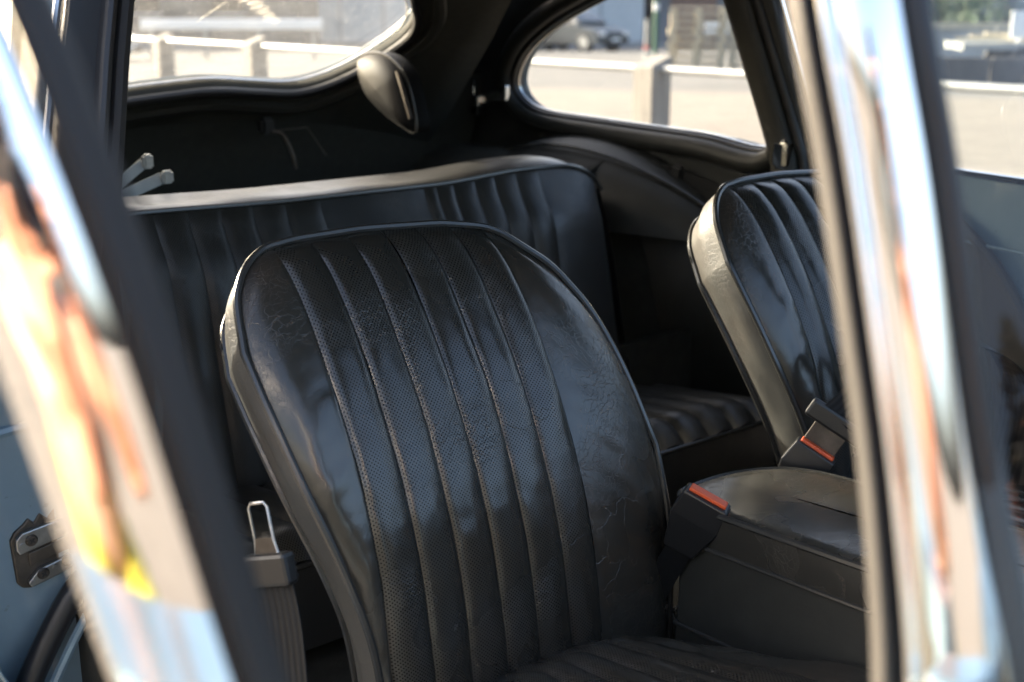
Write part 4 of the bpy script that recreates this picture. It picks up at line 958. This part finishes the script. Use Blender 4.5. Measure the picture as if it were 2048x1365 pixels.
# parked cars ------------------------------------------------------------
def parked_car(name, loc, rz, prof, roofp, wid, colm, wheel_r, wheels, label, plate_=True):
    """prof: lower body outline (x along car, z); roofp: cabin outline"""
    e = empty(name, loc, rz); prop(e, label, 'car', 'cars parked by the buildings')
    def slab(poly, hw, tuck, nm, m, par=e, ex=0):
        """rounded slab: sections across the width"""
        v = []; n = len(poly); cx_ = sum(p[0] for p in poly) / n; cz_ = sum(p[1] for p in poly) / n
        K = [(-1, .90), (-.96, .97), (-.8, 1), (0, 1.01), (.8, 1), (.96, .97), (1, .90)]
        for s, k in K:
            for x, z in poly: v.append((cx_ + (x - cx_) * (k if abs(s) > .9 else 1 - .03 * abs(s) ** 2), s * (hw - tuck * max(0, z - .9)), cz_ + (z - cz_) * (.5 + .5 * k)))
        f = []
        for r in range(len(K) - 1):
            for i in range(n): f.append((r * n + i, r * n + (i + 1) % n, (r + 1) * n + (i + 1) % n, (r + 1) * n + i))
        f += [tuple(range(n)), tuple(range((len(K) - 1) * n, len(K) * n))[::-1]]
        mb = MB(); mb.add(v, f); return mb.build(nm, m, par)
    e.scale = (1.12,) * 3 if wheel_r > .34 else (1, 1, 1)
    body = slab(dens(prof, 3), wid / 2, .0, 'body', colm); slab(dens(roofp, 3), wid / 2 - .06, .28, 'cabin', colm)
    gz = min(z for x, z in roofp); rz_ = max(z for x, z in roofp)
    gpoly = []
    cx_ = sum(p[0] for p in roofp) / len(roofp)
    dark = mat('car_window', (.01, .012, .015), .08)
    for sg in (-1, 1):
        mb = MB(); pts = [(cx_ + (x - cx_) * .86, gz + .03 + (z - gz) * .84) for x, z in roofp]
        mb.add([(x, sg * (wid / 2 - .06 - .28 * max(0, z - .9) + .012), z) for x, z in pts], [tuple(range(len(pts)))[::sg]]); mb.build('side_window', dark, e, False)
    xs = sorted(roofp, key=lambda p: p[0]); fr_ = xs[-1]; tp = max([p for p in roofp if p[0] > cx_], key=lambda p: p[1] + .01 * p[0])
    mb = MB(); hw = wid / 2 - .16
    d = Vector((fr_[0] - tp[0], 0, fr_[1] - tp[1])); nn = Vector((-d.z, 0, d.x)).normalized() * -.03
    if nn.x < 0: nn = -nn
    mb.add([(tp[0] + nn.x, -hw + .1, tp[1] + nn.z - .03), (tp[0] + nn.x, hw - .1, tp[1] + nn.z - .03), (fr_[0] + nn.x, hw, fr_[1] + nn.z + .02), (fr_[0] + nn.x, -hw, fr_[1] + nn.z + .02)], [(0, 1, 2, 3)]); mb.build('windscreen', dark, e, False)
    for x in wheels:
        for sg in (-1, 1):
            mb = MB(); n = 24; yo = sg * (wid / 2 - .01)
            mb.tube([(x, yo - sg * .22, wheel_r), (x, yo - sg * .21, wheel_r), (x, yo, wheel_r), (x, yo + sg * .012, wheel_r)], lambda t: wheel_r * (1 if .1 < t < .95 else .93), n); wo_ = mb.build('wheel', M['rubber_matt'], e)
            mb = MB(); mb.tube([(x, yo + sg * .005, wheel_r), (x, yo + sg * .02, wheel_r)], wheel_r * .64, 20); mb.build('rim', M['galv'], wo_)
    xf = max(p[0] for p in prof); zf = .72 if wheel_r > .34 else .62
    for sg in (-1, 1):
        mb = MB(); mb.box((xf - .10, sg * (wid / 2 - .22), zf), (.26, .34, .15), None, .04); mb.build('headlight', mat('headlight_glass', (.75, .77, .78), .12, .3), e, True)
    mb = MB(); mb.box((xf - .02, 0, zf - .04), (.10, .8, .16), None, .03); mb.build('grille', M['plastic'], e, True)
    mb = MB(); mb.box((xf + .02, 0, zf - .30), (.06, wid * .86, .20), None, .03); mb.build('bumper', M['plastic'], e, True)
    mb = MB(); mb.box((xf + .06, 0, zf - .22), (.02, .52, .11)); mb.build('number_plate', mat('plate_white', (.75, .75, .72), .5), e, False)
    return e
suv_prof = [(-2.15, .42), (-2.2, .75), (-2.15, .98), (-1.0, 1.02), (.75, 1.03), (1.35, .98), (2.0, .86), (2.2, .70), (2.2, .42), (1.9, .30), (-1.9, .30)]
suv_roof = [(-2.05, .98), (-1.9, 1.40), (-1.55, 1.60), (-.4, 1.66), (.30, 1.60), (1.05, 1.01)]
hat_prof = [(-1.95, .34), (-2.0, .62), (-1.9, .88), (.6, .90), (1.25, .84), (1.8, .70), (1.95, .55), (1.93, .33), (1.6, .22), (-1.6, .22)]
hat_roof = [(-1.85, .86), (-1.6, 1.28), (-1.1, 1.43), (-.1, 1.45), (.35, 1.36), (1.05, .87)]
def carp(name, c): return mat(name, c, .3, 0, .5, .3)
VR = R(-39)                                   # view heading helper for laying things out along the lot
parked_car('parked_suv', (38.9, 43.6, slope(38.9, 43.6)), R(-84), suv_prof, suv_roof, 1.86, carp('charcoal_paint', (.055, .068, .08)), .37, (1.38, -1.35), 'dark grey SUV parked beyond the fence, its nose towards the pallets')
parked_car('parked_hatchback', (38.7, 47.0, slope(38.7, 47.0)), R(-98), hat_prof, hat_roof, 1.72, carp('pale_blue_paint', (.38, .46, .58)), .31, (1.22, -1.22), 'pale blue hatchback parked behind the dark SUV')
parked_car('parked_hatchback', (13.6, 37.6, slope(13.6, 37.6)), R(-50), hat_prof, hat_roof, 1.72, carp('silver_paint', (.55, .56, .57)), .31, (1.22, -1.22), 'silver hatchback seen faintly through the dusty rear window')

# pallets ---------------------------------------------------------------
def pallet_mesh():
    b = MB()
    for k in range(5): b.box((0, -.40 + k * .2, .133), (1.2, .12, .022))
    for k in range(3): b.box((-.52 + k * .52, 0, .110), (.14, .80 + .04, .022)); 
    for i in range(3):
        for j in range(3): b.box((-.52 + i * .52, -.36 + j * .36, .061), (.14, .11, .076))
    for k in range(3): b.box((0, -.36 + k * .36, .012), (1.2, .11, .022))
    return b.build('pallet', M['pallet'], None, False)
ORD = ['lowest', 'second', 'third', 'fourth', 'fifth', 'sixth', 'seventh', 'eighth', 'ninth', 'tenth']
p0 = pallet_mesh(); first = True
for (x, y, cnt, nm) in ((20.25, 18.75, 9, 'left'), (21.15, 17.85, 8, 'right')):
    for k in range(cnt):
        o = p0 if first else p0.copy()
        if not first: COL.objects.link(o)
        first = False
        o.location = (x + rnd.uniform(-.03, .03), y + rnd.uniform(-.03, .03), slope(x, y) + .147 * k); o.rotation_euler = (0, 0, R(-48 + rnd.uniform(-4, 4)))
        prop(o, '%s pallet%s of the %s stack beyond the fence' % (ORD[k], '' if k == 0 else ' from the ground', nm), 'pallet', 'wooden pallets stacked in the yard')

# buildings --------------------------------------------------------------
def wall_block(name, A, B, depth, h, m, label, zb, extras=None):
    a = Vector((*A, 0)); b = Vector((*B, 0)); d = (b - a).normalized(); nrm = Vector((-d.y, d.x, 0))
    L = (b - a).length; e = empty(name, (A[0], A[1], zb), math.atan2(d.y, d.x)); prop(e, label, 'building')
    mb = MB(); mb.add([(0, 0, -.5), (L, 0, -.5), (L, depth, -.5), (0, depth, -.5), (0, 0, h), (L, 0, h), (L, depth, h), (0, depth, h)], [(0, 1, 5, 4), (1, 2, 6, 5), (2, 3, 7, 6), (3, 0, 4, 7)]); mb.build('wall', m, e, False)
    mb = MB(); mb.box((L / 2, depth / 2, h + .12), (L + .5, depth + .5, .24)); mb.build('roof', mat('roof_sheet', (.25, .26, .28), .6), e, False)
    mb = MB(); mb.box((L / 2, -.04, .20), (L, .1, .5)); mb.build('plinth', mat('plinth_concrete', (.3, .3, .3), .9), e, False)
    return e, L
pale = grainy('pale_cladding', (.52, .56, .58), .6, 4, .06, .05); darkw = grainy('grey_render', (.13, .13, .13), .9, 8, .3, .3); slate = grainy('slate_cladding', (.17, .18, .20), .7, 5, .2, .1)
e, L = wall_block('pale_building', (36.0, 63.5), (51.0, 51.3), 14, 7.5, pale, 'pale grey clad building behind the parked SUV', -1.6)
for k in range(1, 8):
    mb = MB(); mb.box((L * k / 8, -.02, 3.9), (.06, .05, 7.0)); mb.build('cladding_joint', slate, e, False)
mb = MB(); mb.box((L * .70, -.06, 1.9), (3.4, .1, 3.6)); mb.build('roller_door', mat('door_steel', (.42, .45, .47), .5), e, False)
e, L = wall_block('grey_building', (18.0, 70.4), (33.2, 58.1), 10, 6.5, darkw, 'dark grey rendered building seen through the dusty rear window', -1.5)
for k in range(4):
    mb = MB(); mb.box((L * (.15 + .22 * k), -.03, 2.6), (1.5, .08, 1.3)); w_ = mb.build('window', mat('window_glass', (.03, .035, .04), .1), e, False)
    mb = MB(); mb.box((L * (.15 + .22 * k), -.09, 1.9), (1.7, .14, .08)); mb.build('sill', pale, w_, False)
e, L = wall_block('slate_building', (52.0, 51.5), (72.0, 35.0), 12, 6.5, slate, 'slate grey shed with brown doors behind the pallets', -1.7)
for k in range(3):
    mb = MB(); mb.box((2.2 + 6.5 * k, -.05, 1.6), (2.6, .1, 3.2)); mb.build('brown_door', mat('brown_door', (.20, .12, .09), .7), e, False)
mb = MB(); mb.box((L / 2, -.5, 3.9), (L, 1.0, .25)); mb.build('canopy', mat('canopy_steel', (.15, .16, .18), .6), e, False)

# yard furniture -----------------------------------------------------------
def pole(name, x, y, h, r, m, label, cat, band=None):
    e = empty(name, (x, y, slope(x, y))); prop(e, label, cat)
    b = MB(); b.tube([(0, 0, -.2), (0, 0, h)], r, 10); b.build('pole', m, e)
    b = MB(); b.box((0, 0, .03), (r * 4, r * 4, .06)); b.build('base', M['galv'], e, False)
    if band: b = MB(); b.tube([(0, 0, band[0]), (0, 0, band[1])], r * 1.15, 10); b.build('band', band[2], e)
    return e
green = mat('green_paint', (.02, .10, .06), .5); redp = mat('red_paint', (.5, .03, .03), .5); white = mat('white_paint', (.78, .79, .78), .5)
e = pole('sign_post', 32.22, 31.81, 2.4, .09, green, 'tall dark green post behind the fence post', 'post', (1.55, 1.8, white))
pole('bollard', 31.28, 31.29, 1.25, .07, M['galv'], 'thin grey marker post with a red band left of the green post', 'post', (.25, .36, redp))
e = empty('yard_sign', (42.0, 37.2, slope(42, 37.2)), R(-39)); prop(e, 'long white sign board on short legs beside the pallets', 'sign')
b = MB(); b.box((0, 0, 1.05), (1.9, .05, .5)); b.build('board', white, e, False)
for sg in (-1, 1): b = MB(); b.box((sg * .8, .04, .5), (.07, .05, 1.1)); b.build('leg', M['galv'], e, False)
# crash barrier
gbA, gbB = Vector((16.2, 38.3, 0)), Vector((20.6, 34.8, 0)); gd = (gbB - gbA).normalized()
e = empty('crash_barrier', (gbA.x, gbA.y, slope(gbA.x, gbA.y)), math.atan2(gd.y, gd.x)); prop(e, 'pale steel crash barrier seen through the rear window', 'barrier')
Lb = (gbB - gbA).length
b = MB(); pr = [(-.16, 0), (-.12, -.05), (-.04, -.05), (0, 0), (.04, -.05), (.12, -.05), (.16, 0)]
b.sweep([(0, 0, 1.05), (Lb, 0, 1.05)], pr, (0, 0, 1), (0, 1, 0)); b.build('rail', white, e, False)
for k in range(4): b = MB(); b.box((Lb * (.05 + .3 * k), .05, .45), (.10, .08, 1.2)); b.build('post', M['galv'], e, False)
# skip / container with timber top, and trailer with board on the right
e = empty('retaining_bay', (25.6, 18.0, slope(25.6, 18)), R(-39)); prop(e, 'grey concrete yard bay with a timber rail along its top', 'wall')
for k in range(5):
    b = MB(); b.box((-1.2 + k * 1.6, .4, .44), (1.58, .5, .88), None, .02); b.build('concrete_block', grainy('bay_concrete', (.34, .35, .35), .9, 6, .25, .2) if k == 0 else bpy.data.materials['bay_concrete'], e, False)
b = MB(); b.box((2.0, .15, .95), (8.0, .12, .13)); b.build('timber_rail', M['pallet'], e, False)
e = empty('flat_trailer', (22.9, 12.5, slope(22.9, 12.5)), R(-45)); prop(e, 'low trailer loaded with pale timber under a white board', 'trailer')
b = MB(); b.box((0, 0, .55), (3.2, 1.6, .12)); b.build('bed', M['galv'], e, False)
for sg in (-1, 1):
    for x in (-.5, .4):
        b = MB(); b.tube([(x, sg * .82, .28), (x, sg * .98, .28)], .28, 18); b.build('wheel', M['rubber_matt'], e)
b = MB(); b.tube([(1.6, 0, .5), (2.8, 0, .48)], .05, 8); b.build('drawbar', M['galv'], e)
for k in range(5):
    b = MB(); b.box((-.9 + .3 * k, -.45 + .2 * k, .68 + .04 * (k % 3)), (1.5, .12, .07), Matrix.Rotation(R(8 * k - 14), 4, 'Z')); b.build('plank', M['pallet'], e, False)
b = MB(); b.tube([(-.6, -.6, .6), (-.2, -.5, 1.9)], .035, 8); b.build('prop_bar', white, e)
b = MB(); b.tube([(1.1, -.6, .6), (1.1, -.6, 1.5)], .035, 8); b.build('prop_bar', white, e)
b = MB(); b.box((.2, -.68, .95), (1.9, .04, .48)); bd = b.build('name_board', white, e, False)
b = MB(); b.prism([(-.12, -.06), (.12, -.06), (.10, .02), (.03, .08), (-.06, .05)], lambda x, y, d: (.35 + x * 2, -.703 - d, .97 + y * 1.3), .004); b.build('green_mark', mat('green_print', (.10, .32, .16), .6), bd, False)
# dark blocks standing in for the strip of shade beyond the fence
e = empty('sleeper_wall', (16.0, 11.2, slope(16, 11.2)), R(-50)); prop(e, 'low dark sleeper wall beyond the fence', 'wall')
for k in range(5):
    b = MB(); b.box((-1.0 + k * 1.7, 0, .2), (1.66, .22, .5), None, .015); b.build('sleeper', M['post'] if False else (bpy.data.materials.get('dark_sleeper') or wood('dark_sleeper', (.07, .07, .07))), e, False)
# trees ---------------------------------------------------------------------
leafm = []
for k, c in enumerate(((.05, .095, .04), (.075, .12, .055), (.035, .07, .035))):
    m = mat('leaf_%d' % k, c, .6); m.name = ('deep green leaves', 'fresh green leaves', 'dark green leaves')[k]; leafm.append(m)
bark = grainy('bark', (.12, .10, .08), .9, 30, .3, .6)
def tree(loc, h, rad, label, seed):
    r = random.Random(seed); e = empty('tree', loc); prop(e, label, 'tree', 'trees behind the concrete bay')
    tb = MB(); tb.tube(spline([(0, 0, -.2), (.05, .03, h * .25), (-.05, .08, h * .5), (.08, 0, h * .85)], 5), lambda t: .20 * (1 - .8 * t), 8)
    limbs = []
    for k in range(9):
        a = r.uniform(0, 6.28); z0 = h * r.uniform(.2, .65); p1 = Vector((math.cos(a) * rad * .75, math.sin(a) * rad * .75, z0 + h * r.uniform(.1, .3))); limbs.append(p1)
        tb.tube(spline([(0, 0, z0), p1 * .5 + Vector((0, 0, z0 * .5 + .1)), p1], 4), lambda t: .07 * (1 - .8 * t), 5)
    tb.build('trunk', bark, e)
    v = []; f = []; fm = []
    cl = [(Vector((r.gauss(0, rad * .45), r.gauss(0, rad * .45), h * r.uniform(.12, 1.0))), r.uniform(.4, .9)) for _ in range(60)] + [(p, .8) for p in limbs]
    for c, cr in cl:
        mi = r.randrange(3)
        for _ in range(110):
            p = c + Vector((r.gauss(0, cr * .5), r.gauss(0, cr * .5), r.gauss(0, cr * .45))); s = r.uniform(.05, .13)
            a = Vector((r.uniform(-1, 1), r.uniform(-1, 1), r.uniform(-1, 1))).normalized(); b = a.orthogonal().normalized() * s * .5; a = a * s; k0 = len(v)
            v += [p - a, p + b, p + a, p - b]; f.append((k0, k0 + 1, k0 + 2, k0 + 3)); fm.append(mi if r.random() < .8 else (mi + 1) % 3)
    obj('crown', v, f, None, e, False, None, leafm, fm)
for k, (x, y, h, rad, lb) in enumerate(((30.0, 20.8, 4.6, 1.9, 'leafy tree at the left end of the concrete bay'), (33.0, 19.0, 5.2, 2.1, 'taller leafy tree behind the middle of the concrete bay'), (34.5, 16.0, 4.8, 2.0, 'leafy tree behind the white name board'), (36.5, 22.5, 6.0, 2.4, 'tall tree furthest behind the concrete bay'))):
    tree((x, y, slope(x, y)), h, rad, lb, 40 + k)
